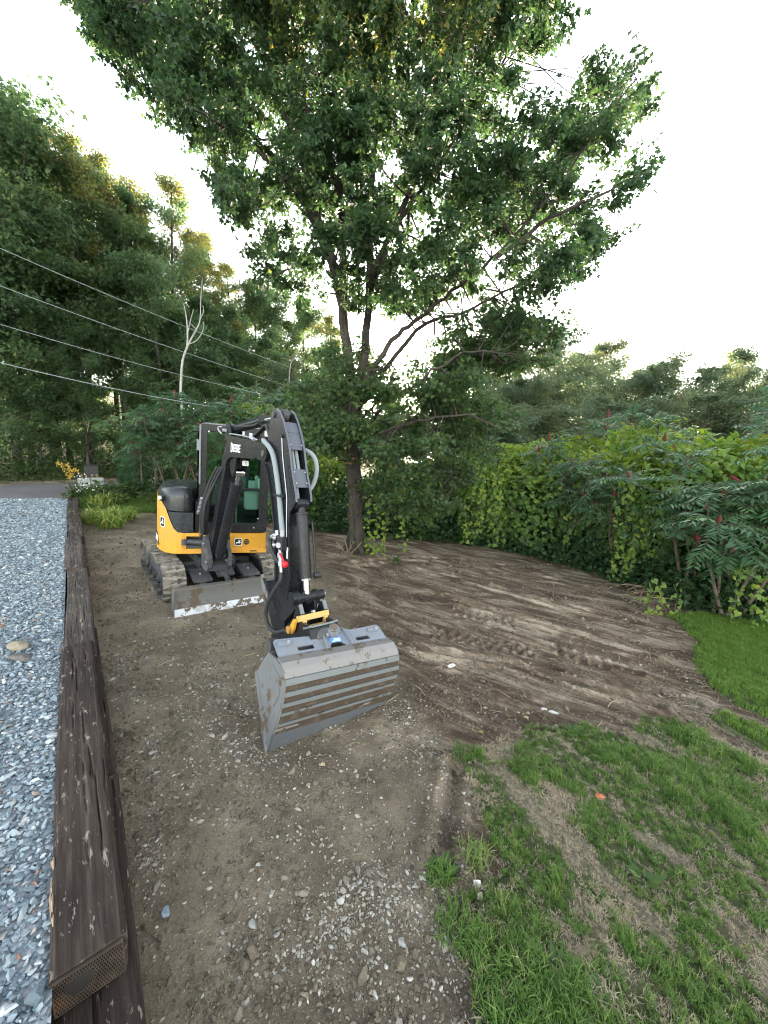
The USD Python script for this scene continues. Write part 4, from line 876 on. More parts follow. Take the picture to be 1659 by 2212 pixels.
hanging("long single vine of yellow-green leaves dangling from the middle of the tangle", [[(1030, 950), (1022, 1040), (1012, 1120), (1005, 1170)], [(1038, 960), (1042, 1030), (1040, 1090), (1030, 1150)]], 9.9)
hanging("short bright vine hanging beside the long one", [[(1078, 1010), (1082, 1060), (1075, 1110), (1072, 1180)], [(1070, 1020), (1066, 1070), (1062, 1120)]], 9.9)
hanging("vine spilling down the front of the thicket onto the soil", [[(1345, 1040), (1352, 1130), (1345, 1210), (1340, 1270)], [(1360, 1050), (1368, 1140), (1362, 1230)], [(1330, 1080), (1335, 1160), (1322, 1250)], [(1390, 1110), (1400, 1180), (1395, 1240)]], 8.0)
hanging("bright vine strand hanging over the edge of the green lawn", [[(1430, 1250), (1428, 1320), (1432, 1400), (1430, 1455)], [(1455, 1260), (1470, 1310), (1460, 1350)], [(1410, 1270), (1400, 1310), (1405, 1345)]], 6.5)
hanging("vine with large yellow-green leaves at the right edge above the lawn", [[(1600, 1220), (1590, 1280), (1585, 1340)], [(1630, 1230), (1635, 1290), (1620, 1350)], [(1655, 1220), (1660, 1300), (1650, 1350)]], 6.0)
# climbing vine on the maple trunk
q = np.random.default_rng(9); n = 420
py = q.uniform(870, 1180, n)**1.0; a = q.uniform(0, 2*np.pi, n); C = np.array([gp(768, p) for p in py]) - mb; R_ = np.interp(py, [870, 1190], [.19, .23])
P = C + np.stack([np.cos(a)*R_, np.sin(a)*R_, 0*a], 1) + q.normal(0, .03, (n, 3)); N = np.stack([np.cos(a), np.sin(a), .4+0*a], 1)
k = (q.uniform(size=n) < np.interp(py, [870, 960, 1000, 1180], [.95, .95, .45, .35]))
(v, f), t = leaves(q, P[k], np.tile([0, 0, -1.], (k.sum(), 1)) + q.normal(0, .4, (k.sum(), 3)), .10, "lobed", N[k], .3, np.clip(q.normal(.45, .2, k.sum()), 0, .9))
tv = thing("climbing_vine", "creeper climbing up the maple trunk", "vine", mb)
add("foliage", trimesh.Trimesh(v, f, process=False), weed_leaf, tv, tint=t)
k = (py > 930) & (py < 1000) & (np.cos(a) < .2) & (q.uniform(size=n) < .7)
(v, f), t = leaves(q, P[k] + [-.06, -.08, 0], np.tile([0, 0, -1.], (k.sum(), 1)), .09, "lobed", N[k], .3, np.full(k.sum(), .5))
add("faded_leaves", trimesh.Trimesh(v, f, process=False), M("faded_leaf", {"p": ("principled_bsdf", {"base_color": (.22, .11, .05), "roughness": .7})}, []), tv, label="faded orange-brown leaves")
# undergrowth filling the shade
def fill(label, line, depth, h0, h1, n, ls, mat, kind="oval", seed=0, tone=.35, name="undergrowth", hp=1.0):
    q = np.random.default_rng(seed); line = np.array(line); k = np.r_[0, np.cumsum(np.linalg.norm(np.diff(line[:, :2], axis=0), axis=1))]
    t = q.uniform(0, k[-1], n); x, y = np.interp(t, k, line[:, 0]), np.interp(t, k, line[:, 1])
    rr = np.hypot(x, y); b = q.uniform(0, depth, n); x, y = x + x/rr*b, y + y/rr*b
    top = (h0 + (h1-h0)*np.clip(b/depth, 0, 1)**.7) * (.55 + .9*fbm(x, y, 1.1, 3, seed))
    z = gz(x, y, False) + top*q.uniform(0, 1, n)**hp
    P = np.stack([x, y, z], 1); D = norm(q.normal(0, 1, (n, 3))*np.array([1, 1, .5]) + [0, 0, -.2])
    (v, f), tt = leaves(q, P, D, ls, kind, .6, .6, np.clip(q.normal(tone, .2, n), 0, 1))
    return tag(add(name, trimesh.Trimesh(v, f, process=False), mat, tint=tt), label, name.replace("_", " "), kind="stuff")
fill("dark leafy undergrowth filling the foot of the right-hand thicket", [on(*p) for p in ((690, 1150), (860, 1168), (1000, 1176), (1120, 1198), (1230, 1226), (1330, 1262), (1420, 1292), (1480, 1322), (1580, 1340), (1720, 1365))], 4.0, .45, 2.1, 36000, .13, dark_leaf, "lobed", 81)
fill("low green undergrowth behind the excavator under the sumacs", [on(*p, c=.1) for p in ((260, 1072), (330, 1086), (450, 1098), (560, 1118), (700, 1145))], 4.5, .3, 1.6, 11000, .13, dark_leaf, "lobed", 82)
far = [RA + RD*s + RN*3.9 for s in np.linspace(-14, 34, 12)]
fill("low green plants along the far verge of the road", far, 1.6, .35, .8, 15000, .10, weed_leaf, "oval", 83, .35, "verge_plants")
fill("shrubby green growth along the foot of the woods beyond the road", [RA + RD*s + RN*4.3 for s in np.linspace(-14, 34, 12)], 1.6, .9, 1.9, 16000, .12, weed_leaf, "lobed", 85, .22, "roadside_shrubs")
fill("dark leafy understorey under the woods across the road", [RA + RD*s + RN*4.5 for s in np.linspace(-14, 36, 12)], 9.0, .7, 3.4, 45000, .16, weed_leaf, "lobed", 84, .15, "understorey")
# ---------------------------------------------------------------- grass
r = np.random.default_rng(29)
def tuft(seed, n, h, spread, lean, w=.0032):
    q = np.random.default_rng(seed); V, F = [], []
    for k in range(n):
        a, b = q.uniform(0, 6.28), q.uniform(0, 6.28); rr = spread*math.sqrt(q.uniform()); L = h*q.uniform(.5, 1.15)
        p = np.array([math.cos(a)*rr, math.sin(a)*rr, -.01]); o = np.array([math.cos(b), math.sin(b), 0]); le = lean*q.uniform(.3, 1.3)
        side = np.array([-o[1], o[0], 0])*w*q.uniform(.7, 1.2)
        P = [p, p + o*L*le*.3 + [0, 0, L*.55], p + o*L*le*.95 + [0, 0, L*(1-.45*le)]]
        i = len(V)*1; V += [P[0]-side, P[0]+side, P[1]-side*.8, P[1]+side*.8, P[2]]; F += [(i, i+1, i+3), (i, i+3, i+2), (i+2, i+3, i+4)]
    t = np.repeat(q.uniform(.1, .9, n), 5)
    return trimesh.Trimesh(np.array(V), np.array(F), process=False), t
def grass_look(name, ramp, trans=.35):
    return M(name, {"a": ("attribute", {"attribute": "tint"}), "o": ("object_info", {}), "m": ("math", {"math_type": "multiply_add", "value2": .45, "value3": .0}), "ad": ("math", {"math_type": "multiply_add", "value2": .55}), "r": ("rgb_ramp", {"ramp": ramp}), "p": ("principled_bsdf", {"roughness": .5, "specular_ior_level": .3}), "t": ("translucent_bsdf", {}), "x": ("mix_closure", {"fac": trans})},
        [("a.fac", "m.value1"), ("o.random", "ad.value1"), ("m.value", "ad.value3"), ("ad.value", "r.fac"), ("r.color", "p.base_color"), ("r.color", "t.color"), ("p.BSDF", "x.closure1"), ("t.BSDF", "x.closure2")], surface="x.closure")
lush = grass_look("lush_grass", [(0, (.062, .13, .028)), (.4, (.12, .225, .045)), (.75, (.215, .31, .075)), (1, (.42, .42, .18))])
dry = grass_look("dry_grass", [(0, (.28, .21, .14)), (.5, (.48, .385, .27)), (.8, (.56, .48, .34)), (1, (.18, .22, .08))], .2)
bright = grass_look("mown_grass", [(0, (.11, .20, .032)), (.6, (.18, .30, .05)), (1, (.28, .38, .10))])
TP = [("tuft", *(lambda m: (m[0], lush, False, m[1]))(tuft(400+i, 26, .075+.012*i, .035, .6))) for i in range(4)] + \
     [("dry_tuft", *(lambda m: (m[0], dry, False, m[1]))(tuft(410+i, 18, .06, .04, 1.0, .0028))) for i in range(3)] + \
     [("short_tuft", *(lambda m: (m[0], bright, False, m[1]))(tuft(420+i, 26, .05, .04, .5, .0035))) for i in range(2)]
def sow(poly, step, r):
    x0, y0, x1, y1 = poly.bounds; x1, y0 = min(x1, 8.5), max(y0, .7)
    n = int((x1-x0)*(y1-y0)/step**2); x, y = r.uniform(x0, x1, n), r.uniform(y0, y1, n)
    sd = inside(poly, x, y) + (fbm(x, y, 4, 3, 61)-.5)*.16
    k = (sd > .0) & (x < 1.3*y + 1.5); return x[k], y[k], sd[k]
x, y, sd = sow(LAWN1, .024, r)
ba = bareness(x, y); gr = fbm(x, y, 1.6, 3, 91); n = len(x)
dens = np.clip(1.15 - ba*1.05, 0, 1)*np.clip(.35 + 1.6*sstep(.33, .6, gr), 0, 1)*np.clip(.35+sd/.25, 0, 1)
isdry = r.uniform(size=n) < np.clip(ba*1.15 + .26 + .45*(fbm(x, y, 3.3, 2, 92) > .60), 0, .93)
keep = np.where(isdry, r.uniform(size=n) < .85*np.clip(.5+sd/.2, 0, 1), r.uniform(size=n) < dens)
x, y, isdry, gr, ba = x[keep], y[keep], isdry[keep], gr[keep], ba[keep]; n = len(x)
idx = np.where(isdry, r.integers(4, 7, n), r.integers(0, 4, n))
sc = r.uniform(.5, .95, n)*(.60 + .70*sstep(.38, .62, gr))*(1-.35*ba)
z = lawn_z(x, y, np.full(n, .2))
scatter("grass", TP, np.stack([x, y, z], 1), idx, tilt_quat(r, n, .22), np.stack([sc, sc, sc], 1), "uneven lawn grass with dead blades in the right foreground", "grass")
X, Y = [], []
for P in (LAWN2, LAWN3):
    x, y, sd = sow(P, .034, r); k = r.uniform(size=len(x)) < np.clip(.1+sd/.35, 0, 1)*np.clip(.45+1.3*sstep(.3, .6, fbm(x, y, 2.5, 3, 97)), 0, 1); X.append(x[k]); Y.append(y[k])
x, y = np.concatenate(X), np.concatenate(Y); n = len(x); sc = r.uniform(.7, 1.2, n)
scatter("mown_grass", [("tuft", *(lambda m: (m[0], bright, False, m[1]))(tuft(430+i, 26, .05+.012*i, .05, .6, .0036))) for i in range(3)], np.stack([x, y, lawn_z(x, y, np.full(n, .2))], 1), r.integers(0, 3, n), tilt_quat(r, n, .2), np.stack([sc, sc, sc], 1), "even bright green mown grass by the thicket", "grass")
x0, y0, x1, y1 = LAWN4.bounds; n = 9000; x, y = r.uniform(x0, x1, n), r.uniform(y0, y1, n); k = inside(LAWN4, x, y) > 0; x, y = x[k], y[k]; n = len(x); sc = r.uniform(1.1, 2.0, n)
scatter("far_grass", [("tuft", *(lambda m: (m[0], lush, False, m[1]))(tuft(440+i, 24, .08, .07, .7, .006))) for i in range(2)], np.stack([x, y, gz(x, y)+.01], 1), r.integers(0, 2, n), tilt_quat(r, n, .2), np.stack([sc, sc, sc], 1), "grass strip between the excavator and the road", "grass")

# clumps and weeds one can point to
def blades(name, label, loc, n, h, spread, lean, w, mat, cat_, seed, group=None):
    m, t = tuft(seed, n, h, spread, lean, w); loc = np.array(loc); 
    th = thing(name, label, cat_, loc, group=group); add("blades", m, mat, th, tint=t); return th
def gnd(px, py, c=0, lift=0.):
    p = on(px, py, c); p[2] = float(gz(np.array([p[0]]), np.array([p[1]]))[0]) + lift; return p
lily = leaf_look("daylily_leaf", [(0, (.09, .16, .035)), (.5, (.20, .27, .06)), (.8, (.40, .40, .12)), (1, (.55, .50, .24))], .35)
for k, (px, py, n, h, lab) in enumerate([(238, 1130, 130, .72, "clump of arching daylily leaves at the edge of the soil, nearest the excavator"), (205, 1122, 110, .66, "yellowing daylily clump against the timbers"), (262, 1116, 100, .62, "daylily clump behind the front clumps"), (222, 1100, 100, .62, "rearmost daylily clump beneath the tall weeds")]):
    p = gnd(px, py, .1); blades("daylily_clump", lab, p, n, h, .30, 1.35, .017, lily, "daylilies", 500+k)
def herb(seed, h, nst, ls, kind, mat, spread=.3, per=26, tone=.45):
    q = np.random.default_rng(seed); wood, P, D = [], [], []
    for k in range(nst):
        a = q.uniform(0, 6.28); S, R = limb(q, (q.normal(0, spread*.4), q.normal(0, spread*.4), -.03), (math.cos(a)*.4, math.sin(a)*.4, 1), h*q.uniform(.6, 1.05), .006, .002, .1, .1, 6)
        wood.append(tube(S, R, 4, False)); t = q.uniform(.1, 1, per)
        C = np.stack([np.interp(t*6, np.arange(7), S[:, i]) for i in range(3)], 1); b = q.uniform(0, 6.28, per); o = np.stack([np.cos(b), np.sin(b), q.uniform(-.4, .4, per)], 1)
        P.append(C + o*ls*.3); D.append(o)
    (v, f), t = leaves(q, np.vstack(P), np.vstack(D), ls, kind, .8, .4, np.clip(q.normal(tone, .2, nst*per), 0, 1))
    return cat(wood), (trimesh.Trimesh(v, f, process=False), t)
def plant_herb(name, label, cat_, loc, H, mat, sc=1, group=None):
    t = thing(name, label, cat_, loc, 0, sc, group); add("stems", H[0], stem_m, t); add("foliage", H[1][0], mat, t, tint=H[1][1]); return t
plant_herb("weed", "bushy mid-green weed behind the daylilies, left of the round bush", "weed", gnd(235, 1080, .25), herb(601, .62, 24, .13, "oval", weed_leaf, .9, 26), weed_leaf)
plant_herb("weed", "leafy weed between the timbers' far end and the planter", "weed", gnd(190, 1078, .28), herb(602, .45, 20, .12, "oval", weed_leaf, .7, 26, .4), weed_leaf)
plant_herb("weed", "low weed spreading in front of the strip of grass", "weed", gnd(275, 1090, .2), herb(603, .45, 12, .12, "oval", weed_leaf, .8, 22, .5), weed_leaf)
plant_herb("round_bush", "small dark round bush beside the road, right of the planter", "bush", gnd(287, 1078, .3), herb(604, .75, 26, .12, "lobed", dark_leaf, .5, 40, .5), dark_leaf)
gold_m = M("goldenrod_flower", {"p": ("principled_bsdf", {"base_color": (.42, .27, .04), "roughness": .8})}, [])
white_m = M("white_petal", {"p": ("principled_bsdf", {"base_color": (.72, .72, .70), "roughness": .7})}, [])
H_ = herb(605, .75, 9, .10, "oval", weed_leaf, .3, 26, .4)
gb = gnd(165, 1078, .3); gt = plant_herb("goldenrod", "goldenrod with a drooping yellow plume at the end of the timbers", "goldenrod", gb, H_, weed_leaf)
q = np.random.default_rng(41); pl = []
for P in ([(150, 1030), (142, 1012), (133, 1000), (128, 1003)], [(152, 1030), (150, 1015), (146, 1004), (150, 1008)], [(155, 1035), (160, 1020), (166, 1014), (172, 1017)]):
    C = smooth_path([at(*p, gb[1]) - gb for p in P], 6); C[:, 1] = q.normal(0, .05)
    for c in C:
        for _ in range(4): m = trimesh.creation.icosphere(0, q.uniform(.008, .018)); m.apply_translation(c + q.normal(0, .028, 3)); pl.append(m)
add("flower_plume", pl, gold_m, gt)
for k in range(26):
    p = at(q.uniform(158, 215), q.uniform(1022, 1066), gb[1] + q.uniform(-.4, .3)); pet = []
    for a in np.linspace(0, 6.28, 8, endpoint=False): pet.append(trimesh.Trimesh(np.array([(0, 0, 0), (.017*math.cos(a-.25), -.006, .017*math.sin(a-.25)), (.021*math.cos(a), -.007, .021*math.sin(a)), (.017*math.cos(a+.25), -.006, .017*math.sin(a+.25))]) + p - gb, np.array([(0, 1, 2), (0, 2, 3)]), process=False))
    add("white_flower", pet, white_m, gt)
# stone planter with a black box behind it
pb = at(197, 1045, 12.6); pb[2] = float(gz(np.array([pb[0]]), np.array([pb[1]]), False)[0])
stone_m = paint("cut_stone", (.30, .30, .29), .85, dirt=(.12, .11, .10), amount=.6, bevel=.01)
ptop = at(197, 1032, 12.6)[2] - pb[2]
pt = thing("stone_planter", "grey stone planter with dried flowers beside the road", "planter", pb, 38)
for k in range(3): add("stone_block", span(-.36+.24*k, -.125+.24*k, -.22, .22, -.05, ptop*.55, .012), stone_m, pt)
for k in range(2): add("stone_block", span(-.34+.345*k, -.005+.345*k, -.20, .20, ptop*.55+.004, ptop, .012), stone_m, pt)
add("soil", span(-.30, .30, -.16, .16, ptop-.03, ptop+.015), clod_m, pt)
for k in range(7):
    a = q.uniform(-.28, .28); add("dried_flower", [tube([[a, -.1, ptop], [a+q.normal(0, .03), -.12, ptop+.07], [a+q.normal(0, .05), -.15, ptop+.10]], .006, 4), trimesh.creation.icosphere(1, .022).apply_translation([a, -.13, ptop+.09])], M("dried_flower" + ("" if k == 0 else str(k)), {"p": ("principled_bsdf", {"base_color": (.35, .22, .12), "roughness": .9})}, []), pt)
bx = at(199, 1032, 12.9); bz = at(199, 1004, 12.9)[2]; bx[2] = pb[2]
bk = thing("black_box", "black upright box standing behind the stone planter", "box", bx, 38)
blackp = paint("black_panel", (.012, .012, .013), .5, amount=.15)
add("case", span(-.19, .19, -.14, .14, .3, bz-bx[2]-.03, .008), blackp, bk); add("lid", span(-.205, .205, -.155, .155, bz-bx[2]-.028, bz-bx[2], .008), blackp, bk); add("post", span(-.05, .05, -.05, .05, -.1, .3), blackp, bk)

# stones on the gravel and on the soil
def rock(seed, s, flat=.5):
    q = np.random.default_rng(seed); m = trimesh.creation.icosphere(3, 1.0); v = m.vertices
    v = v*(1 + .55*(meshkit.fbm(v*1.3+seed, 3, seed)-.5)[:, None]); v = np.sign(v)*np.abs(v)**.8
    return trimesh.Trimesh(v*np.array(s)*np.array([1, 1, flat]), m.faces, process=False)
def rock_look(name, a, b): return M(name, {"g": ("geometry", {}), "n": ("noise_texture", {"scale": 22, "detail": 7, "roughness": .7}), "r": ("rgb_ramp", {"ramp": [(.3, a), (.7, b)]}), "bm": ("bump", {"strength": .5, "distance": .008}), "p": ("principled_bsdf", {"roughness": .8})}, [("g.position", "n.vector"), ("n.fac", "r.fac"), ("r.color", "p.base_color"), ("n.fac", "bm.height"), ("bm.normal", "p.normal")])
tan_r, grey_r, white_r, blue_r = rock_look("tan_rock", (.16, .13, .09), (.34, .29, .21)), rock_look("dark_rock", (.07, .065, .06), (.16, .145, .13)), rock_look("pale_rock", (.40, .38, .35), (.68, .66, .63)), rock_look("blue_rock", (.14, .18, .22), (.30, .36, .41))
def stone_thing(lab, px, py, c, s, flat, mat, seed, grav=False, rz=0):
    p = on(px, py, c); p[2] = float(grav_z(p[0], p[1])) if grav else float(gz(np.array([p[0]]), np.array([p[1]]))[0]); p[2] += s[0]*flat*.45
    m_ = rock(seed, s, flat) if grav else stone(700+seed, 1.0, rough=.3).apply_scale(1.1).apply_transform(np.diag([s[0], s[1]*1.3, s[2]*1.2*flat, 1]))
    return tag(add("rock", m_.apply_transform(rot_z(rz)).apply_translation(p), mat, smooth=grav), lab, "rock")
stone_thing("tan flat-topped rock on the gravel, the upper of the two", 40, 1393, .35, (.10, .062, .062), .62, tan_r, 1, True, -.3)
stone_thing("dark flat rock on the gravel just below the tan one", 42, 1417, .35, (.10, .055, .055), .5, grey_r, 2, True, -.2)
stone_thing("blue-grey rock beside the foot of the lower timber", 358, 1973, 0, (.030, .026, .026), .9, blue_r, 3)
stone_thing("pale oblong rock lying on the brown soil right of the bucket", 975, 1441, 0, (.055, .04, .04), .7, white_r, 4)
stone_thing("large pale stone by the grass tuft at the lawn's left edge", 1030, 1915, 0, (.028, .02, .024), 1.2, white_r, 5)
stone_thing("large tan stone on the lawn's left edge below the pale one", 1035, 1945, 0, (.03, .02, .024), 1.1, tan_r, 6)
stone_thing("white stone at the top edge of the patchy lawn", 1195, 1538, 0, (.055, .03, .03), .45, white_r, 7, rz=-.5)
stone_thing("smaller white stone next to the white one at the lawn's top edge", 1175, 1530, 0, (.035, .025, .025), .5, white_r, 8)
stone_thing("round grey stone at the top edge of the lawn, below the dark clods", 1325, 1600, 0, (.03, .026, .026), .8, white_r, 9)
for k, (px, py) in enumerate([(712, 1330), (722, 1344), (735, 1352)]): stone_thing(["grey boulder half hidden right of the coupler", "brown stone beside the half hidden boulder", "small pale stone in front of the half hidden boulder"][k], px+55, py+35, 0, (.06-.014*k, .045-.01*k, .045-.01*k), .7, (grey_r, tan_r, white_r)[k], 20+k)
# leaf litter, weeds and brush
ol = M("orange_leaf", {"p": ("principled_bsdf", {"base_color": (.42, .12, .04), "roughness": .6})}, [])
p = on(1284, 1741); p[2] = float(lawn_z(np.array([p[0]]), np.array([p[1]]), np.array([.2]))[0]) + .06
(v, f), _ = leaves(np.random.default_rng(1), p[None], np.array([[.8, -.5, .1]]), .06, "maple", 1.5, .1)
tag(add("fallen_leaf", trimesh.Trimesh(v, f, process=False), ol), "single fallen orange leaf on the grass", "leaf")
def rosette(lab, px, py, n, L, seed, w="oval", c=0, mat=weed_leaf):
    q = np.random.default_rng(seed); b = gnd(px, py, c, .02); a = np.arange(n)*2.4; D = np.stack([np.cos(a), np.sin(a), q.uniform(.2, .9, n)], 1)
    (v, f), t = leaves(q, D*.02, D, L, w, 1.2, .15, np.clip(q.normal(.5, .15, n), 0, 1))
    th = thing("broadleaf_weed", lab, "weed", b); add("foliage", trimesh.Trimesh(v, f, process=False), mat, th, tint=t)
rosette("broad-leaved weed at the top of the patchy lawn", 1240, 1590, 18, .10, 1)
rosette("ragged burdock-like weed in the middle of the right foreground lawn", 1390, 1915, 11, .095, 2)
rosette("broad-leaved weed low in the foreground grass", 1215, 2120, 14, .085, 3)
rosette("plantain weed at the bottom edge of the lawn", 1290, 2185, 12, .08, 4)
rosette("leafy weed growing in the soil bank left of the lawn", 950, 1890, 14, .10, 5)
rosette("green sprout on the soil at the foot of the hanging vine", 855, 1215, 16, .14, 6)
rosette("young sumac-like sprout at the foot of the thicket", 1250, 1212, 14, .25, 7, "leaflet")
blades("grass_tuft", "blue-green grass tuft at the top left corner of the lawn", gnd(1000, 1640, 0, .01), 120, .10, .10, .7, .003, lush, "grass tuft", 700)
blades("grass_tuft", "grass tuft on the soil bank, left of the lawn's dead strip", gnd(948, 1905, 0, .01), 170, .10, .075, .9, .003, lush, "grass tuft", 701)
blades("grass_tuft", "overhanging grass tuft on the bank above the tuft in the soil", gnd(1025, 1860, 0, .02), 150, .10, .09, 1.0, .003, lush, "grass tuft", 702)
blades("grass_tuft", "thin dry grass tuft lower down the soil bank", gnd(985, 2010, 0, .02), 170, .10, .11, 1.0, .003, lush, "grass tuft", 703)
straw = M("dry_stalk", {"p": ("principled_bsdf", {"base_color": (.27, .19, .12), "roughness": .85})}, [])
bb_ = gnd(1415, 1288); bt_ = thing("brush_pile", "heap of dry brown stalks at the foot of the thicket by the lawn", "brush pile", bb_)
for k in range(46):
    a = q.normal(.3, .5); o = np.array([q.normal(0, .5), q.normal(0, .28), q.uniform(.0, .16)]); l = q.uniform(.3, .8); d = np.array([math.cos(a), math.sin(a), q.normal(0, .12)])
    add("stalk", tube([o - d*l/2, o + [0, 0, .03], o + d*l/2 + [0, 0, q.normal(0, .04)]], q.uniform(.004, .009), 5), straw, bt_)
tw_ = thing("dry_weeds", "dry straw-coloured stalks at the foot of the maple", "dry weeds", gnd(755, 1205))
for k in range(14): a = q.uniform(0, 6.28); add("stalk", tube([[q.normal(0, .12), q.normal(0, .1), -.02], [.15*math.cos(a), .15*math.sin(a), .2], [.3*math.cos(a), .3*math.sin(a), q.uniform(.2, .45)]], .004, 4), straw, tw_)

# straw, twigs and dead leaves strewn on the scraped soil
N0 = 5000; yy = 2.6 + 8*r.uniform(size=N0)**1.2; xx = r.uniform(-.8, 1.0, N0)*(yy+.2); s_, n_ = sn(xx, yy)
inl = np.maximum.reduce([inside(L, xx, yy) for L in LAWNS[:3]])
k = (n_ > .3) & (inl < 0) & (r.uniform(size=N0) < .10 + .5*sstep(.5, .68, fbm(xx, yy, 1.4, 3, 95)) + .5*np.exp(-(inl/.25)**2)); xx, yy = xx[k], yy[k]; n = len(xx)
lit = stone_look("litter", [(0, (.16, .12, .08)), (.4, (.30, .23, .14)), (.7, (.42, .34, .22)), (.9, (.20, .13, .07)), (1, (.14, .20, .05))], .8)
sc = r.uniform(.5, 1.3, n)
scatter("litter", [("straw", tube([[-.06, 0, .004], [0, .006, .010], [.07, -.004, .003]], [.0022, .0026, .0014], 4), lit, False, None), ("twig", tube([[-.09, 0, .006], [-.02, .012, .012], [.05, .004, .010], [.10, .02, .004]], [.003, .004, .003, .002], 5), lit, False, None), ("dead_leaf", trimesh.Trimesh(*leaves(np.random.default_rng(2), np.array([[0., 0, .012]]), np.array([[1., 0, .1]]), .06, "maple", 1.5, .1)[0], process=False), lit, False, None)],
    np.stack([xx, yy, gz(xx, yy)], 1), r.choice(3, n, p=[.62, .2, .18]), tilt_quat(r, n, .12), np.stack([sc, sc, sc], 1), "bits of straw, twigs and dead leaves strewn on the soil", "litter")
# ---------------------------------------------------------------- the excavator
# machine frame: x towards the blade, y to the machine's left (right in the photograph), z up; origin on the ground under the slewing ring
XM = np.array([[.631, .771, .083], [-.774, .633, 0], [-.053, -.064, .996]])
XM, _r = np.linalg.qr(XM); XM = XM * np.sign(np.diag(_r))
XT = np.array([-3.137, 6.57, .2603])
mx = Gf.Matrix4d(*[float(v) for v in (*XM[:, 0], 0, *XM[:, 1], 0, *XM[:, 2], 0, *XT, 1)])
EX = thing("excavator", "yellow and black compact excavator parked on the bare soil with its arm lowered", "excavator", mtx=mx)
SLEW = -.296
US = rot_z(SLEW)
def U(m):
    m = cat(m) if isinstance(m, list) else m
    m = trimesh.Trimesh(m.vertices, m.faces, process=False); m.apply_transform(US); return m
yel = paint("yellow_paint", (.58, .275, .028), .32, dirt=(.22, .15, .08), amount=.30, scale=3.5, coat=.35, bevel=.008, dirt_lo=.45, dirt_hi=.75)
blk = paint("black_paint", (.0075, .008, .0095), .27, dirt=(.085, .075, .065), amount=.09, scale=5, bevel=.005, spec=.35, coat=.0)
hoodm = paint("hood_black", (.010, .011, .013), .26, dirt=(.10, .085, .07), amount=.12, scale=3, bevel=.012, coat=.2)
gry = paint("frame_grey", (.035, .037, .042), .45, dirt=(.17, .135, .10), amount=.65, scale=6, bevel=.004)
steel = paint("worn_steel", (.18, .183, .19), .42, .45, dirt=(.17, .135, .10), amount=.75, scale=7, bevel=.003, patch=((.12, .09, .063), 6, .56))
bgrey = paint("bucket_grey", (.165, .18, .215), .42, .25, dirt=(.21, .175, .135), amount=.75, scale=6, bevel=.004, patch=((.15, .12, .09), 7, .60))
bfront = paint("bucket_shell", (.195, .182, .175), .42, .25, dirt=(.22, .18, .14), amount=.75, scale=5, bevel=.003, patch=((.12, .09, .066), 5, .55))
mud = paint("caked_mud", (.06, .044, .032), .9, dirt=(.14, .108, .08), amount=.8, scale=12, bevel=.0, spec=.2)
strip_m = paint("wear_strip", (.15, .16, .165), .42, .35, dirt=(.17, .14, .11), amount=.5, scale=9, bevel=.003, patch=((.085, .062, .045), 6, .60))
blade_m = paint("blade_grey", (.13, .125, .118), .5, .3, dirt=(.20, .165, .13), amount=.7, scale=4, bevel=.004, patch=((.10, .075, .055), 4, .57))
white_p = paint("worn_white", (.58, .59, .61), .6, .0, dirt=(.14, .10, .07), amount=.8, scale=6, bevel=.002, patch=((.11, .08, .055), 7, .50))
rubber = paint("track_rubber", (.045, .044, .043), .85, dirt=(.20, .17, .135), amount=.85, scale=7, bevel=.006, spec=.2, dirt_lo=.40, dirt_hi=.60)
lugm = paint("track_lug", (.07, .067, .063), .85, dirt=(.26, .225, .185), amount=.9, scale=9, bevel=.005, spec=.2, dirt_lo=.38, dirt_hi=.55)
yel2 = paint("dusty_yellow", (.50, .31, .10), .5, dirt=(.30, .25, .18), amount=.6, scale=8, bevel=.004)
railm = paint("rail_grey", (.16, .17, .19), .4, bevel=.002)
chrome = M("chrome", {"p": ("principled_bsdf", {"base_color": (.75, .76, .78), "metallic": 1.0, "roughness": .12})}, [])
zinc = M("zinc", {"p": ("principled_bsdf", {"base_color": (.40, .41, .43), "metallic": .8, "roughness": .38})}, [])
hose_g = paint("sheathed_hose", (.21, .235, .25), .6, dirt=(.22, .21, .19), amount=.6, scale=14, bevel=.0)
hose_b = M("black_hose", {"g": ("geometry", {}), "w": ("wave_texture", {"scale": 60, "detail": 1}), "b": ("bump", {"strength": .4, "distance": .002}), "p": ("principled_bsdf", {"base_color": (.018, .018, .019), "roughness": .5})}, [("g.position", "w.vector"), ("w.fac", "b.height"), ("b.normal", "p.normal")])
whitep = M("white_print", {"p": ("principled_bsdf", {"base_color": (.78, .78, .77), "roughness": .4})}, [])
blackpr = M("black_print", {"p": ("principled_bsdf", {"base_color": (.012, .012, .012), "roughness": .35})}, [])
redp = M("red_plastic", {"p": ("principled_bsdf", {"base_color": (.42, .015, .02), "roughness": .35})}, [])
orangep = M("label_red", {"p": ("principled_bsdf", {"base_color": (.48, .07, .03), "roughness": .4})}, [])
bluel = M("label_blue", {"p": ("principled_bsdf", {"base_color": (.06, .20, .52), "roughness": .4})}, [])
lens = M("lamp_lens", {"p": ("principled_bsdf", {"base_color": (.82, .84, .85), "roughness": .12, "metallic": .5, "coat_weight": 1.0})}, [])
glass = M("tinted_glass", {"f": ("fresnel", {"IOR": 1.22}), "t": ("transparent_bsdf", {"color": (.72, .86, .79)}), "g": ("glossy_bsdf", {"color": (1, 1, 1), "roughness": .02}), "x": ("mix_closure", {})}, [("f.fac", "x.fac"), ("t.BSDF", "x.closure1"), ("g.BSDF", "x.closure2")], surface="x.closure")
vinyl = M("seat_vinyl", {"p": ("principled_bsdf", {"base_color": (.035, .045, .048), "roughness": .6})}, [])
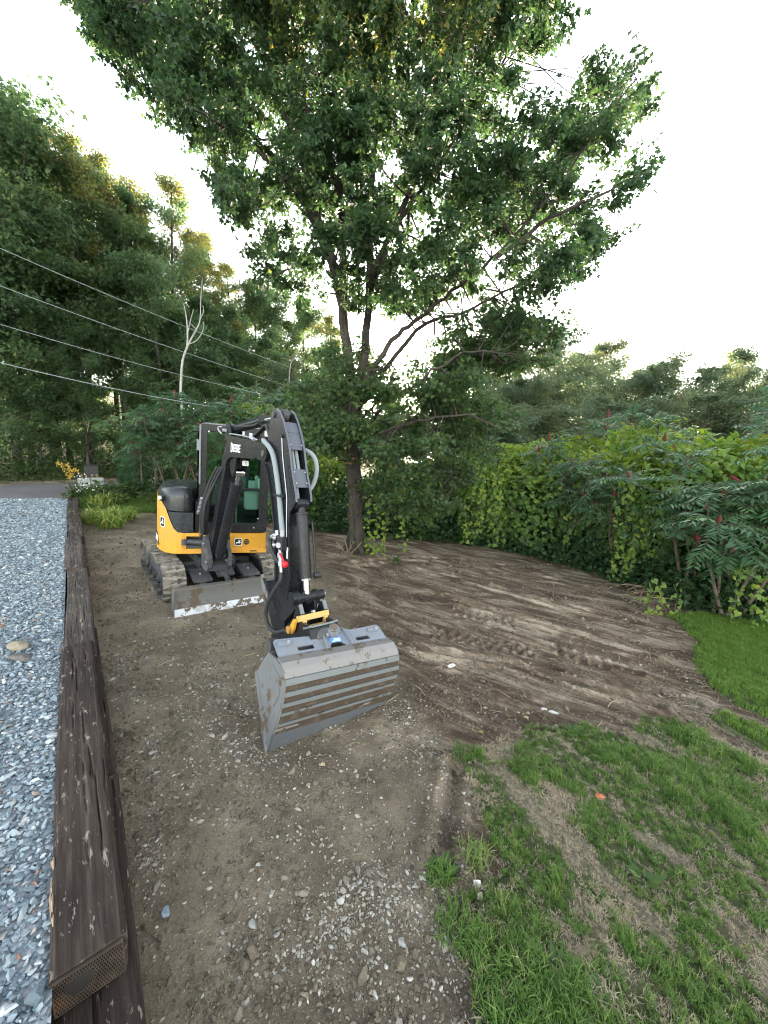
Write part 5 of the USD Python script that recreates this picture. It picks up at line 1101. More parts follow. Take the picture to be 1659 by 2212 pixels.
seatg = M("seat_fabric", {"p": ("principled_bsdf", {"base_color": (.055, .085, .088), "roughness": .8})}, [])
cabin = M("cab_trim", {"p": ("principled_bsdf", {"base_color": (.05, .055, .055), "roughness": .7})}, [])
gripm = M("grip", {"p": ("principled_bsdf", {"base_color": (.30, .33, .34), "roughness": .5})}, [])

# --- tracks
def track_path(off):
    """Closed loop of the belt in (x, z), offset outwards from its mid-line."""
    r_, xa, xb = .235 + off, -.82, .86
    zc = .262
    P = []
    for a in np.linspace(math.pi/2, 3*math.pi/2, 15): P.append((xa + r_*math.cos(a), zc + r_*math.sin(a)))
    for a in np.linspace(-math.pi/2, math.pi/2, 15): P.append((xb + r_*math.cos(a), zc + r_*math.sin(a)))
    return np.array(P)
def belt_loop(n):
    P = track_path(0); P = np.vstack([P, P[:1]]); k = np.r_[0, np.cumsum(np.linalg.norm(np.diff(P, axis=0), axis=1))]
    t = np.linspace(0, k[-1], n, endpoint=False); X = np.stack([np.interp(t, k, P[:, i]) for i in (0, 1)], 1)
    # a slight sag on the upper run
    d = np.roll(X, -1, 0) - np.roll(X, 1, 0); d /= np.linalg.norm(d, axis=1, keepdims=True)
    return X, d, np.stack([d[:, 1], -d[:, 0]], 1)
def track(side):
    y0, y1 = (-.87, -.57) if side < 0 else (.57, .87)
    out, inn = Polygon(track_path(.012)), Polygon(track_path(-.018))
    rim = out.difference(inn)
    tr = add("track_belt", plate(rim, y0, y1), rubber, EX, smooth=35, label="rubber track belt under the black engine cover" if side < 0 else "rubber track belt under the cab, mostly hidden")
    X, d, nrm = belt_loop(50)
    for k in range(50):
        c, dd, nn = X[k], d[k], nrm[k]
        o = 1 if np.dot(nn, c - np.array([.02, .262])) > 0 else -1
        nn = nn*o
        for h in (0, 1):
            a, b = (y0+.004, (y0+y1)/2+.03) if h == 0 else ((y0+y1)/2-.03, y1-.004)
            s = .018 if (k + h) % 2 == 0 else -.018
            P = []
            for yy, sh in ((a, s if h == 0 else -s), (b, -s if h == 0 else s)):
                for u, w in ((-.021, .010), (.021, .010), (.015, .036), (-.015, .036)):
                    q = c + dd*(u+sh) + nn*w; P.append((q[0], yy, q[1]))
            add("tread_lug", trimesh.convex.convex_hull(np.array(P)), lugm, tr)
    ys, yi = (y0 + y1)/2, -side
    # wheels and frame on the outer face
    ow = y0 if side < 0 else y1
    def wheel(name, x, z, r_, w=.16):
        prof = [(0, -w/2), (r_*.45, -w/2), (r_*.5, -w/2+.03), (r_*.82, -w/2+.03), (r_*.86, -w/2), (r_, -w/2), (r_, w/2), (0, w/2)]
        m = trimesh.creation.revolve(np.array(prof), sections=28); m.apply_transform(trimesh.transformations.rotation_matrix(math.pi/2*(-1 if side < 0 else 1), [1, 0, 0]))
        m.apply_translation([x, ys, z]); m.fix_normals(); add(name, m, gry, tr, smooth=35)
    wheel("idler_wheel", .86, .262, .205); wheel("sprocket", -.82, .262, .205)
    for x in (-.48, -.15, .18, .51): wheel("roller", x, .115, .075)
    add("track_frame", [span(-.70, .66, ys-.06, ys+.06, .15, .36, .02), span(-.95, -.68, ys-.09, ys+.09, .19, .33, .02)], gry, tr)
track(-1); track(1)
# --- undercarriage
add("carbody", [span(-.55, .62, -.30, .30, .26, .50, .03), span(-.42, .40, -.60, -.25, .22, .40, .02), span(-.42, .40, .25, .60, .22, .40, .02)], gry, EX)
add("slewing_ring", [trimesh.creation.cylinder(.36, .09, sections=40).apply_translation([0, 0, .54]), trimesh.creation.cylinder(.41, .035, sections=40).apply_translation([0, 0, .515])], gry, EX, smooth=40)
for y in (-.36, .36):
    add("blade_arm", plate([(.35, .20), (.35, .34), (.80, .36), (1.42, .24), (1.42, .10), (.8, .20)], y-.045, y+.045), gry, EX)
    add("arm_cover", plate([(.72, .375), (.78, .40), (1.18, .335), (1.18, .30), (.75, .352)], y-.13, y+.13), gry, EX)
    add("cover_bolt", cyl([.98, y, .35], [.98, y, .385], .014, 8), zinc, EX)
add("centre_cover", plate([(.52, .47), (.56, .50), (.74, .485), (1.08, .345), (1.07, .31), (.70, .45)], -.135, .125), gry, EX)
for x, z in ((.80, .466), (.95, .405)): add("cover_bolt", cyl([x, -.005, z], [x, -.005, z+.025], .014, 8), zinc, EX)
add("blade_cylinder", [cyl([.7, 0, .42], [1.15, 0, .285], .042, 16), cyl([1.1, 0, .30], [1.42, 0, .20], .026, 14)], gry, EX, smooth=40)
for y in (-.055, .055): add("blade_lug", plate([(1.20, .30), (1.26, .33), (1.46, .25), (1.47, .12), (1.36, .12)], y-.011, y+.011), gry, EX)
for k, y in enumerate((-.20, -.17)): add("blade_hose", tube(smooth_path([[.60, y, .46], [.74, y-.05*k, .40], [.86, y+.03, .37], [.98, y+.14, .36], [1.06, y+.17, .33]], 5), .009, 6), zinc, EX, smooth=True)
# --- dozer blade
prof = [(1.50, .01), (1.545, .0), (1.53, .10), (1.515, .20), (1.525, .28), (1.55, .34), (1.565, .365), (1.53, .372), (1.50, .35), (1.485, .28), (1.475, .20), (1.485, .10)]
bl = add("dozer_blade", plate(prof, -.82, .87), blade_m, EX, smooth=30)
add("top_rib", span(1.46, 1.568, -.822, .872, .362, .376, .003), blade_m, bl)
for y in (-.826, .866): add("end_plate", plate([(1.44, .02), (1.562, .005), (1.565, .372), (1.47, .372), (1.42, .2)], y, y+.010), blade_m, bl)
add("cutting_edge", plate([(1.546, -.015), (1.560, -.015), (1.549, .095), (1.536, .095)], -.82, .87), white_p, bl, label="cutting edge with worn white paint")
# --- upper structure: footprint in the slewed frame
FP = [(.785, .90), (.785, -.34), (.775, -.40), (.74, -.475), (.66, -.565), (.52, -.645), (.30, -.715), (.05, -.755), (-.20, -.765), (-.42, -.74), (-.62, -.62), (-.78, -.42), (-.86, -.15), (-.87, .10), (-.82, .36), (-.70, .60), (-.5, .80), (-.2, .90)]
fpoly = Polygon(FP)
skirt = tri(mani(plate(fpoly.buffer(-.004), .645, .935, "xy")) - mani(span(.64, .9, -.27, .35, .69, .885)))
bd = add("lower_body", U(skirt), yel, EX, smooth=28)
add("skirt_lip", U(plate(fpoly.buffer(.010, join_style=1), .615, .668, "xy")), yel, bd, smooth=28)
qp = plate(fpoly.buffer(.004), .62, 1.62, "xy")
cut = plate([(-.95, 1.50), (-.78, 1.50), (-.64, 1.40), (-.56, 1.30), (-.495, 1.12), (-.44, 1.00), (-.385, .947), (-.30, .937), (-.30, .66), (-.95, .66)], -.55, 1.0, "yz")
add("side_panel", U(tri(mani(qp) ^ mani(cut))), yel, bd, smooth=28)
add("recess", U(span(.60, .66, -.268, .348, .695, .88)), blackpr, bd)
for y in (-.335, .70):
    for z in (.875, .735): add("panel_bolt", U(cyl([.775, y, z], [.797, y, z], .017, 14)), yel, bd, smooth=40)
ven = Point(.60, .795).buffer(.047, 24)
for z0, z1 in ((.816, .842), (.783, .807), (.749, .774)): add("vent_slot", U(plate(ven.intersection(sbox(.5, z0, .7, z1)), .783, .789, "yz")), blackpr, bd)
add("tow_slot", U(span(.78, .797, .66, .76, .635, .655)), blackpr, bd)
# hood of two mouldings
hp = fpoly.intersection(sbox(-.87, -.9, .785, -.17)).buffer(-.006)
hc = np.array(hp.convex_hull.exterior.coords)[:-1]
add("hood_lower", U(plate(hp, .938, 1.252, "xy")), hoodm, bd, smooth=30)
def ringed(levels):
    P = []
    for z, ins in levels:
        q = hp.buffer(-ins); q = np.array(q.convex_hull.exterior.coords)[:-1]; P.append(np.c_[q, np.full(len(q), z)])
    return trimesh.convex.convex_hull(np.vstack(P))
add("hood_upper", U(ringed([(1.268, 0), (1.47, .004), (1.55, .022), (1.60, .055), (1.625, .10), (1.637, .16)])), hoodm, bd, smooth=40)
add("lock_plate", U([cyl([.60, -.60, 1.44], [.63, -.635, 1.44], .04, 20)]), blackpr, bd, smooth=40)
add("lock_knob", U([cyl([.61, -.605, 1.45], [.645, -.645, 1.45], .028, 16)]), whitep, bd, smooth=40)
# badges: leaping animal on a rounded shield
DEER = [(.06, .36), (.16, .44), (.30, .46), (.42, .52), (.52, .58), (.58, .68), (.56, .80), (.50, .90), (.60, .84), (.63, .76), (.66, .90), (.70, .76), (.80, .72), (.86, .66), (.78, .64), (.72, .60), (.70, .50), (.74, .44), (.86, .42), (.92, .36), (.80, .38), (.68, .40), (.58, .36), (.66, .28), (.80, .24), (.62, .25), (.52, .34), (.40, .34), (.28, .32), (.20, .24), (.10, .16), (.02, .14), (.12, .22), (.18, .30), (.12, .34)]
def badge(p, ux, un, s, parent):
    """Shield badge centred at p; ux along its width, un its normal."""
    ux, un = norm(np.array(ux, float)), norm(np.array(un, float)); uz = np.cross(un, ux)
    def put_(poly, lo, hi):
        m = trimesh.creation.extrude_polygon(poly, hi-lo, engine="earcut"); v = m.vertices; v = p + (v[:, :1]*ux + v[:, 1:2]*uz)*1.0 + (v[:, 2:]+lo)*un
        return U(trimesh.Trimesh(v, m.faces, process=False))
    sh = Polygon([(-.5, -.42), (-.38, -.55), (.38, -.55), (.5, -.42), (.54, 0), (.5, .42), (.38, .55), (-.38, .55), (-.5, .42), (-.54, 0)]); sc = lambda g, k: shapely.affinity.scale(g, k*s, k*s, origin=(0, 0))
    b = add("badge", put_(sc(sh, 1.0).buffer(.004), 0, .004), whitep, parent)
    add("badge_field", put_(sc(sh, .90), .004, .006), blackpr, b)
    add("badge_emblem", put_(shapely.affinity.translate(shapely.affinity.scale(Polygon(DEER).buffer(0.012), s*.86, s*.86, origin=(0, 0)), -.42*s, -.45*s), .006, .008), whitep, b)
import shapely.affinity
badge(np.array([.786, .475, .795]), (0, 1, 0), (1, 0, 0), .105, bd)
e0, e1 = np.array([.66, -.565]), np.array([.52, -.645]); tg_ = e0-e1; nn_ = np.array([tg_[1], -tg_[0]])
nn_ = nn_ if nn_[1] < 0 else -nn_
pm = (e0+e1)/2 + norm(nn_)*.005
badge(np.array([pm[0], pm[1], 1.075]), (tg_[0], tg_[1], 0), (nn_[0], nn_[1], 0), .135, bd)
# black flash with the model number low on the side
fl0, fl1 = np.array([.52, -.645]), np.array([.05, -.755])
def side_plate(poly, off, a=fl1, b=fl0):
    u = norm(b-a); n_ = np.array([u[1], -u[0]]); n_ = n_ if n_[1] < 0 else -n_
    m = trimesh.creation.extrude_polygon(poly, .004, engine="earcut"); v = m.vertices
    return U(trimesh.Trimesh(np.stack([a[0] + u[0]*v[:, 0] + n_[0]*(v[:, 2]+off), a[1] + u[1]*v[:, 0] + n_[1]*(v[:, 2]+off), v[:, 1]], 1), m.faces[:, ::1], process=False))
add("flash", side_plate(Polygon([(.0, .675), (.40, .675), (.30, .86), (.0, .86)]), .018), blackpr, bd)
tx = meshkit.text_mesh("35G", .10, .004, True); tv_ = tx.vertices
u_ = norm(fl0-fl1); n_ = np.array([u_[1], -u_[0]]); n_ = n_ if n_[1] < 0 else -n_
add("model_number", U(trimesh.Trimesh(np.stack([fl1[0] + u_[0]*(tv_[:, 0]+.06) + n_[0]*(tv_[:, 2]+.023), fl1[1] + u_[1]*(tv_[:, 0]+.06) + n_[1]*(tv_[:, 2]+.023), tv_[:, 1]+.71], 1), tx.faces, process=False)), whitep, bd)
# --- cab
CY0, CY1, CX0, CX1, CZ0, CZ1 = -.105, .90, -.62, .785, .95, 2.59
cab = add("cab_frame", U(tri(mani(plate(sbox(CY0, CZ0, CY1, CZ1).buffer(-.05).buffer(.05), CX1-.06, CX1, "yz")) - mani(plate(sbox(CY0+.10, 1.10, CY1-.125, 2.50).buffer(-.07).buffer(.07), CX1-.1, CX1+.1, "yz")))), blk, EX, smooth=30)
def cpart(nm, m, mat, sm=False, **k): return add(nm, U(m), mat, cab, smooth=sm, **k)
cpart("pillar", [span(CX0, CX0+.07, CY0-.06, CY0+.01, CZ0, CZ1-.03, .012)], blk); cpart("pillar", [span(CX0, CX0+.07, CY1-.07, CY1, CZ0, CZ1-.03, .012)], blk)
cpart("pillar", [span(.05, .12, CY0-.045, CY0+.01, CZ0, CZ1-.03, .012)], blk); cpart("pillar", [span(.05, .12, CY1-.06, CY1-.002, CZ0, CZ1-.03, .012)], blk)
P8 = [(x, y, z) for z in (CZ1-.07, CZ1+.01) for x, y in ((CX1-.062, CY0+.004), (CX1-.062, CY1-.004), (CX0, CY1-.004), (CX0, CY0-.06))] + [(x, y, CZ1+.035) for x, y in ((CX1-.14, CY0+.08), (CX1-.14, CY1-.08), (CX0+.1, CY1-.08), (CX0+.1, CY0+.02))]
cpart("roof", trimesh.convex.convex_hull(np.array(P8)), blk)
cpart("side_sill", [span(CX0, CX1-.062, CY0-.055, CY0, CZ0, 1.42, .01), span(CX0, CX1-.062, CY1-.05, CY1-.002, CZ0, 1.25, .01)], blk)
cpart("side_rail", [span(CX0, CX1-.062, CY0-.05, CY0, 1.80, 1.86, .01), span(CX0, CX1-.062, CY0-.05, CY0, CZ1-.12, CZ1-.07, .01), span(CX0, CX1-.062, CY1-.05, CY1-.002, CZ1-.12, CZ1-.07, .01)], blk)
cpart("floor", span(CX0, CX1-.062, CY0, CY1-.05, .955, 1.0), cabin)
cpart("rear_panel", span(CX0, CX0+.05, CY0, CY1-.07, 1.0, 1.55), cabin)
cpart("windscreen", span(CX1-.045, CX1-.039, CY0+.08, CY1-.10, 1.665, 2.53), glass); cpart("lower_pane", span(CX1-.045, CX1-.039, CY0+.08, CY1-.10, 1.07, 1.635), glass)
cpart("window_bar", span(CX1-.052, CX1-.025, CY0+.09, CY1-.11, 1.636, 1.664, .004), blk)
cpart("rear_window", span(CX0+.02, CX0+.026, CY0+.01, CY1-.07, 1.56, 2.48), glass)
cpart("side_window", span(CX0+.07, CX1-.07, CY0-.03, CY0-.024, 1.44, 2.48), glass); cpart("side_window", span(CX0+.07, CX1-.07, CY1-.03, CY1-.024, 1.26, 2.48), glass)
cpart("grab_rail", [tube(smooth_path([[CX1+.01, CY0+.015, 1.72], [CX1+.045, CY0+.012, 1.78], [CX1+.045, CY0+.012, 2.50], [CX1+.01, CY0+.015, 2.56]], 5), .013, 8), span(CX1, CX1+.05, CY0-.035, CY0+.005, 2.20, 2.36, .006)], railm)
cpart("base_bolt", [cyl([CX1-.002, y, z], [CX1+.012, y, z], .012, 10) for y, z in ((.70, 1.03), (.02, 2.49), (.76, 1.18))], zinc)
cpart("warning_label", [span(CX1, CX1+.003, .315, .372, .985, 1.045)], whitep); cpart("warning_label", [span(CX1, CX1+.003, .374, .445, .985, 1.045)], orangep)
cpart("label_print", [span(CX1+.003, CX1+.004, .33, .357, .998, 1.03)] + [span(CX1+.003, CX1+.004, .38, .438, z, z+.006) for z in (.995, 1.007, 1.02)], blackpr)
cpart("base_trim", span(CX1, CX1+.006, .27, CY1-.02, .957, 1.062, .002), blk)
# inside
seat = cpart("seat", [span(-.25, .28, .20, .68, 1.32, 1.45, .04), span(-.32, -.16, .21, .67, 1.42, 2.02, .05)], vinyl)
add("seat_cover", U([span(-.162, -.14, .27, .61, 1.50, 1.95, .02)]), seatg, seat); add("headrest", U(span(-.33, -.20, .30, .58, 2.02, 2.22, .04)), seatg, seat)
for y in (.10, .76):
    c_ = cpart("console", [span(-.25, .32, y-.075, y+.075, 1.30, 1.60, .03)], cabin)
    add("joystick", U([tube([[.26, y, 1.60], [.28, y, 1.72], [.27, y, 1.78]], [.018, .018, .03], 10), trimesh.creation.icosphere(2, .034).apply_translation([.27, y, 1.80])]), gripm, c_, smooth=True)
for y in (.36, .44): cpart("travel_lever", tube([[.50, y, 1.0], [.52, y, 1.30], [.56, y, 1.62]], [.010, .010, .012], 8), zinc, True)
cpart("pedal", [span(.46, .60, .30, .36, 1.02, 1.06, .008), span(.46, .60, .44, .50, 1.02, 1.06, .008)], zinc)
cpart("monitor", [span(.42, .46, .62, .74, 1.62, 1.76, .01)], gripm); cpart("bottle", tube([[.2, .80, 1.60], [.2, .80, 1.70], [.2, .80, 1.74], [.2, .80, 1.78]], [.035, .035, .015, .015], 12), whitep, True)
cpart("valve_cover", [span(.55, .70, .55, .78, 1.30, 1.60, .03)], gripm)
# --- swing post and boom
A = -.17                     # plane of the boom and the arm
post = add("swing_post", [span(.84, 1.02, A-.11, A+.11, .50, .92, .03), trimesh.creation.cylinder(.10, .46, sections=24).apply_translation([.90, A, .72]), U(span(.60, .86, .0, .22, .55, .68, .02)), U(span(.60, .86, .0, .22, .86, .94, .02)), plate([(.93, .49), (1.24, .47), (1.27, .55), (1.1, .60), (.93, .62)], A-.13, A+.13)], gry, EX, smooth=30)
for y in (A-.165, A+.115):
    fk = Polygon([(.92, .48), (1.20, .46), (1.30, .54), (1.33, .70), (1.24, .80), (1.17, .92), (1.08, .97), (.98, .92), (.93, .80)]).buffer(-.02).buffer(.02)
    add("fork_plate", plate(fk, y, y+.05), gry, post)
    for x, z in ((1.10, .86), (1.24, .62)): add("pin_boss", cyl([x, y-.012, z], [x, y+.062, z], .055, 20), gry, post, smooth=40)
    for x, z in ((1.10, .86), (1.24, .62)): add("pin_bolt", cyl([x, y-.028, z], [x, y+.078, z], .014, 8), zinc, post)
add("swing_lug", plate([(.95, .90), (1.03, .98), (1.04, 1.20), (.98, 1.22), (.93, 1.05)], A-.20, A-.165), gry, post)
add("swing_cylinder", [U(cyl([.76, -.30, .80], [.80, .02, .79], .042, 16)), U(cyl([.80, -.20, .80], [.90, .10, .80], .03, 16)), U(cyl([.77, -.29, .755], [.77, -.29, .845], .05, 18)), U(span(.74, .80, -.27, .0, .70, .745, .01))], gry, EX, smooth=35)
lower = [(1.04, .80), (1.10, .78), (1.20, .80), (1.28, .92), (1.52, 1.42), (1.72, 1.90), (1.80, 2.05), (1.87, 2.13), (1.98, 2.175), (2.40, 2.19), (2.82, 2.20), (3.00, 2.18), (3.10, 2.21), (3.14, 2.27), (3.10, 2.33), (2.96, 2.375), (2.5, 2.405), (2.0, 2.43), (1.91, 2.435), (1.82, 2.40), (1.74, 2.31), (1.62, 2.10), (1.38, 1.50), (1.20, 1.10), (1.06, .93)]
bp_ = Polygon(lower).buffer(-.012).buffer(.012)
boom = add("boom", plate(bp_, A-.105, A+.105), blk, EX, smooth=30)
def bpart(nm, m, mat, sm=False, **k): return add(nm, m, mat, boom, smooth=sm, **k)
for y in (A-.113, A+.105): bpart("boom_boss", cyl([3.05, y-.012, 2.265], [3.05, y+.020, 2.265], .085, 26), blk, 40)
for y in (A-.085, A+.063): bpart("cylinder_lug", plate(Polygon([(1.66, 2.36), (1.90, 2.42), (1.86, 2.54), (1.80, 2.60), (1.70, 2.59), (1.66, 2.52)]).buffer(-.01).buffer(.01), y, y+.022), blk)
bpart("rib", [plate([(1.80, 2.045), (1.87, 2.125), (1.98, 2.168), (2.80, 2.195), (2.80, 2.21), (1.97, 2.183), (1.865, 2.14), (1.79, 2.06)], A-.118, A+.118)], blk)
tx = meshkit.text_mesh("DEERE", .088, .003, True); v = tx.vertices; x0 = 1.97
mt_ = trimesh.Trimesh(np.stack([x0 + v[:, 0]*.92, A-.106 - v[:, 2], 2.245 + v[:, 1] - (v[:, 0])*.01], 1), tx.faces, process=False)
big = mt_.copy(); big.vertices[:, 2] = np.where((v[:, 0] < .068), 2.245 + (big.vertices[:, 2]-2.245)*1.25 - .008, big.vertices[:, 2])
bpart("lettering", big, whitep)
# boom cylinder, in front of the boom
c0, c1 = np.array([1.26, A, .70]), np.array([1.99, A, 1.98]); dv_ = c1-c0
bc = bpart("boom_cylinder", [cyl(c0, c0+dv_*.88, .070, 22), cyl(c0+dv_*.85, c0+dv_*.90, .076, 22), cyl(c0+[0, -.07, 0], c0+[0, .07, 0], .065, 20)], blk, 40)
add("rod", [cyl(c0+dv_*.7, c1, .030, 16), cyl(c1+[0, -.06, 0], c1+[0, .06, 0], .05, 18)], chrome, bc, smooth=40)
bpart("cylinder_hanger", [plate([(1.86, 2.14), (2.12, 2.19), (2.06, 1.98), (1.98, 1.92), (1.92, 1.98)], y, y+.022) for y in (A-.085, A+.063)], blk)
# work lamps
def lamp(p, d, parent, tilt=0):
    d = norm(np.array(d, float)); h_ = add("work_lamp", [cyl(np.array(p)-d*.05, np.array(p)+d*.0, .03, 20, .042)], blackpr, parent, smooth=40)
    rx = norm(np.cross(d, [0, 0, 1])); rz = np.cross(rx, d); c = np.array(p)
    poly = sbox(-.026, -.02, .026, .02).buffer(.012); m = trimesh.creation.extrude_polygon(poly, .018, engine="earcut"); v = c + m.vertices[:, :1]*rx + m.vertices[:, 1:2]*rz + m.vertices[:, 2:]*d
    add("lamp_lens", trimesh.Trimesh(v, m.faces, process=False), lens, h_)
    m2 = trimesh.creation.icosphere(2, .016); m2.apply_translation(c + d*.012); add("bulb", m2, chrome, h_, smooth=True)
lamp([2.20, A-.0, 2.115], (.93, -.25, -.1), boom); bpart("lamp_bracket", span(2.04, 2.10, A-.03, A+.03, 2.10, 2.20), blk)
lamp([2.86, A+.0, 2.475], (.93, -.28, 0), boom); bpart("lamp_bracket", span(2.76, 2.83, A-.02, A+.02, 2.38, 2.47), blk)
# hoses along the boom top and at its foot
for k in range(3): bpart("boom_pipe", tube(smooth_path([[1.86, A-.09+.05*k, 2.46], [2.1, A-.09+.05*k, 2.452], [2.5, A-.10+.05*k, 2.432], [2.78, A-.12+.05*k, 2.41], [2.88, A-.13+.04*k, 2.40]], 4), .010, 6), (zinc, blk, blk)[k], True)
bpart("pipe_fitting", [cyl([1.72, A-.12, 2.50], [1.78, A-.12, 2.50], .022, 8), cyl([2.34, A-.08, 2.43], [2.34, A-.08, 2.49], .016, 8), cyl([2.70, A-.125, 2.41], [2.70, A-.125, 2.47], .022, 8), cyl([2.72, A-.135, 2.42], [2.82, A-.135, 2.40], .020, 8)], zinc)
bpart("guard_loop", tube(smooth_path([[1.70, A-.14, 2.45], [1.60, A-.15, 2.50], [1.60, A-.15, 2.54], [1.70, A-.14, 2.54]], 5), .010, 6), zinc, True)
for k, (y0, x0, b) in enumerate(((A-.16, 1.16, .05), (A-.14, 1.20, .09), (A-.12, 1.12, .0), (A-.18, 1.10, .03))):
    bpart("foot_hose", tube(smooth_path([[1.0, y0-.0, .98], [x0+.02, y0-.03-b*.5, 1.22], [x0+.13, y0-.03-b*.5, 1.50], [x0+.27, y0+.0, 1.80], [x0+.45, y0+.04, 2.02]], 6), .019, 8), hose_b, True)
bpart("foot_fitting", [cyl([1.02+.05*k, A-.24, 1.30+.07*k], [1.06+.05*k, A-.245, 1.34+.07*k], .020, 8) for k in range(4)], zinc)
# --- arm
ARM = [(3.24, 2.715), (3.17, 2.705), (3.11, 2.66), (3.09, 2.52), (3.05, 2.38), (2.98, 2.31), (2.97, 2.22), (3.05, 2.16), (3.13, 2.08), (3.24, 1.84), (3.34, 1.58), (3.41, 1.30), (3.44, 1.00), (3.44, .60), (3.42, .42), (3.45, .33), (3.52, .29), (3.59, .33), (3.62, .42), (3.665, .80), (3.70, 1.10), (3.665, 1.40), (3.622, 1.60), (3.635, 1.74), (3.70, 1.80), (3.755, 1.86), (3.74, 1.92), (3.69, 2.02), (3.62, 2.17), (3.565, 2.33), (3.49, 2.47), (3.40, 2.60), (3.32, 2.68)]
ap = Polygon(ARM).buffer(-.015).buffer(.015)
inner = ap.buffer(-.03)
arm = add("arm", [plate(ap, A-.085, A-.067), plate(ap, A+.067, A+.085)], blk, EX, smooth=30)
def apart(nm, m, mat, sm=False, **k): return add(nm, m, mat, arm, smooth=sm, **k)
mid = inner.intersection(sbox(2.8, .2, 3.66, 1.72)); mid2 = Polygon([(3.10, 2.60), (3.09, 2.2), (3.26, 1.86), (3.36, 1.6), (3.5, 1.6), (3.46, 1.86), (3.36, 2.2), (3.25, 2.55)])
apart("arm_core", [plate(mid, A-.066, A+.066)], blk); apart("arm_spine", plate(mid2, A-.066, A+.066), blk)
lit = paint("arm_cover_grey", (.075, .08, .10), .35, amount=.2, bevel=.003)
def bridge(pts, name):
    """A cover plate spanning the arm's two cheeks along a run of its front edge."""
    p = np.array(pts); q = np.vstack([p, p[::-1] - np.array([.035, .0])]); return apart(name, plate(Polygon(q).buffer(0), A-.068, A+.068), lit)
bridge([(3.455, 2.49), (3.405, 2.56), (3.375, 2.59)], "cover_plate"); bridge([(3.545, 2.33), (3.50, 2.42), (3.455, 2.488)], "cover_plate"); bridge([(3.69, 1.985), (3.65, 2.07), (3.615, 2.15)], "cover_plate")
apart("cheek_edge", [plate(LineString([(3.755, 1.86), (3.74, 1.92), (3.69, 2.02), (3.62, 2.17), (3.565, 2.33), (3.49, 2.47), (3.40, 2.60), (3.32, 2.68), (3.24, 2.715)]).buffer(.004), y, y+.0185) for y in (A-.0853, A+.0668)], lit)
apart("cover_bolt", [cyl([x, A+s, z], [x+.012, A+s, z+.006], .007, 8) for x, z in ((3.53, 2.37), (3.68, 2.02), (3.63, 2.12)) for s in (-.055, .055)], zinc)
apart("inner_pipe", tube([[3.44, A-.02, 2.44], [3.57, A-.02, 2.15], [3.66, A-.02, 1.90], [3.68, A-.02, 1.84]], .017, 8), hose_g, True); apart("inner_pipe", tube([[3.44, A+.022, 2.44], [3.57, A+.022, 2.15], [3.62, A+.022, 2.02]], .017, 8), hose_g, True)
apart("head_pin", [cyl([3.20, A-.10, 2.655], [3.20, A+.10, 2.655], .028, 16), cyl([3.24, A-.03, 2.66], [3.24, A+.03, 2.66], .06, 18)], gry, 40)
apart("boom_pin", cyl([3.05, A-.135, 2.265], [3.05, A+.135, 2.265], .034, 18), gry, 40)
apart("grease_line", tube([[3.41, A-.092, 2.44], [3.45, A-.094, 2.27], [3.53, A-.094, 2.04], [3.585, A-.093, 1.87], [3.60, A-.093, 1.65], [3.62, A-.093, 1.5]], .006, 6), zinc, True)
apart("line_clip", [cyl([3.41, A-.088, 2.45], [3.41, A-.104, 2.45], .018, 12)], blackpr, 40)
apart("arm_label", span(3.62, 3.65, A-.0875, A-.0858, 1.29, 1.40), whitep)
apart("back_flange", plate([(3.06, 2.16), (3.14, 2.08), (3.25, 1.84), (3.35, 1.58), (3.42, 1.30), (3.45, 1.00), (3.425, 1.0), (3.395, 1.30), (3.325, 1.58), (3.22, 1.84), (3.11, 2.08), (3.03, 2.15)], A-.11, A+.11), blk)
# arm cylinder above the boom
a0, a1 = np.array([1.76, A, 2.53]), np.array([3.19, A, 2.655]); dv_ = a1-a0
ac = add("arm_cylinder", [cyl(a0, a0+dv_*.66, .058, 24), cyl(a0+dv_*.63, a0+dv_*.685, .068, 24), cyl(a0+[0, -.06, 0], a0+[0, .06, 0], .06, 20)], blk, EX, smooth=40)
add("rod", cyl(a0+dv_*.66, a1, .031, 18), chrome, ac, smooth=40)
add("cylinder_hose", tube(smooth_path([a0+[.10, -.07, .04], a0+[.4, -.075, .02], a0+[.85, -.07, .03], a0+[.93, -.05, .06]], 4), .013, 6), hose_b, ac, smooth=True)
for k in range(2): add("slack_hose", tube(smooth_path([[2.15, A+.02*k, 2.46], [2.45, A-.03+.03*k, 2.43], [2.70, A-.02+.03*k, 2.52], [2.90, A-.05+.03*k, 2.56], [3.05, A-.06+.04*k, 2.44]], 6), .016, 7), hose_b, ac, smooth=True)
# bucket cylinder on the arm's front
b0, b1 = np.array([3.70, A, 1.835]), np.array([3.905, A, 1.005]); dv_ = b1-b0
bk_ = add("bucket_cylinder", [cyl(b0+dv_*.10, b0+dv_*.82, .055, 26), cyl(b0+dv_*.10, b0+dv_*.125, .060, 26), cyl(b0+[0, -.062, 0], b0+[0, .062, 0], .048, 20), cyl(b0, b0+dv_*.12, .036, 16)], blk, EX, smooth=40)
add("rod", cyl(b0+dv_*.8, b1, .033, 18), chrome, bk_, smooth=40); add("feed_pipe", tube(smooth_path([b0+dv_*.2+[.03, .075, 0], b0+dv_*.25+[.03, .088, 0], b0+dv_*.75+[.03, .088, 0], b0+dv_*.80+[.02, .06, 0]], 5), .010, 7), blk, bk_, smooth=True)
add("pin_cap", cyl(b0+dv_*.80+[.02, .08, 0], b0+dv_*.80+[.03, .14, .01], .030, 14), blackpr, bk_, smooth=40); add("rod_nut", cyl(b0+dv_*.81, b0+dv_*.845, .042, 8), zinc, bk_)
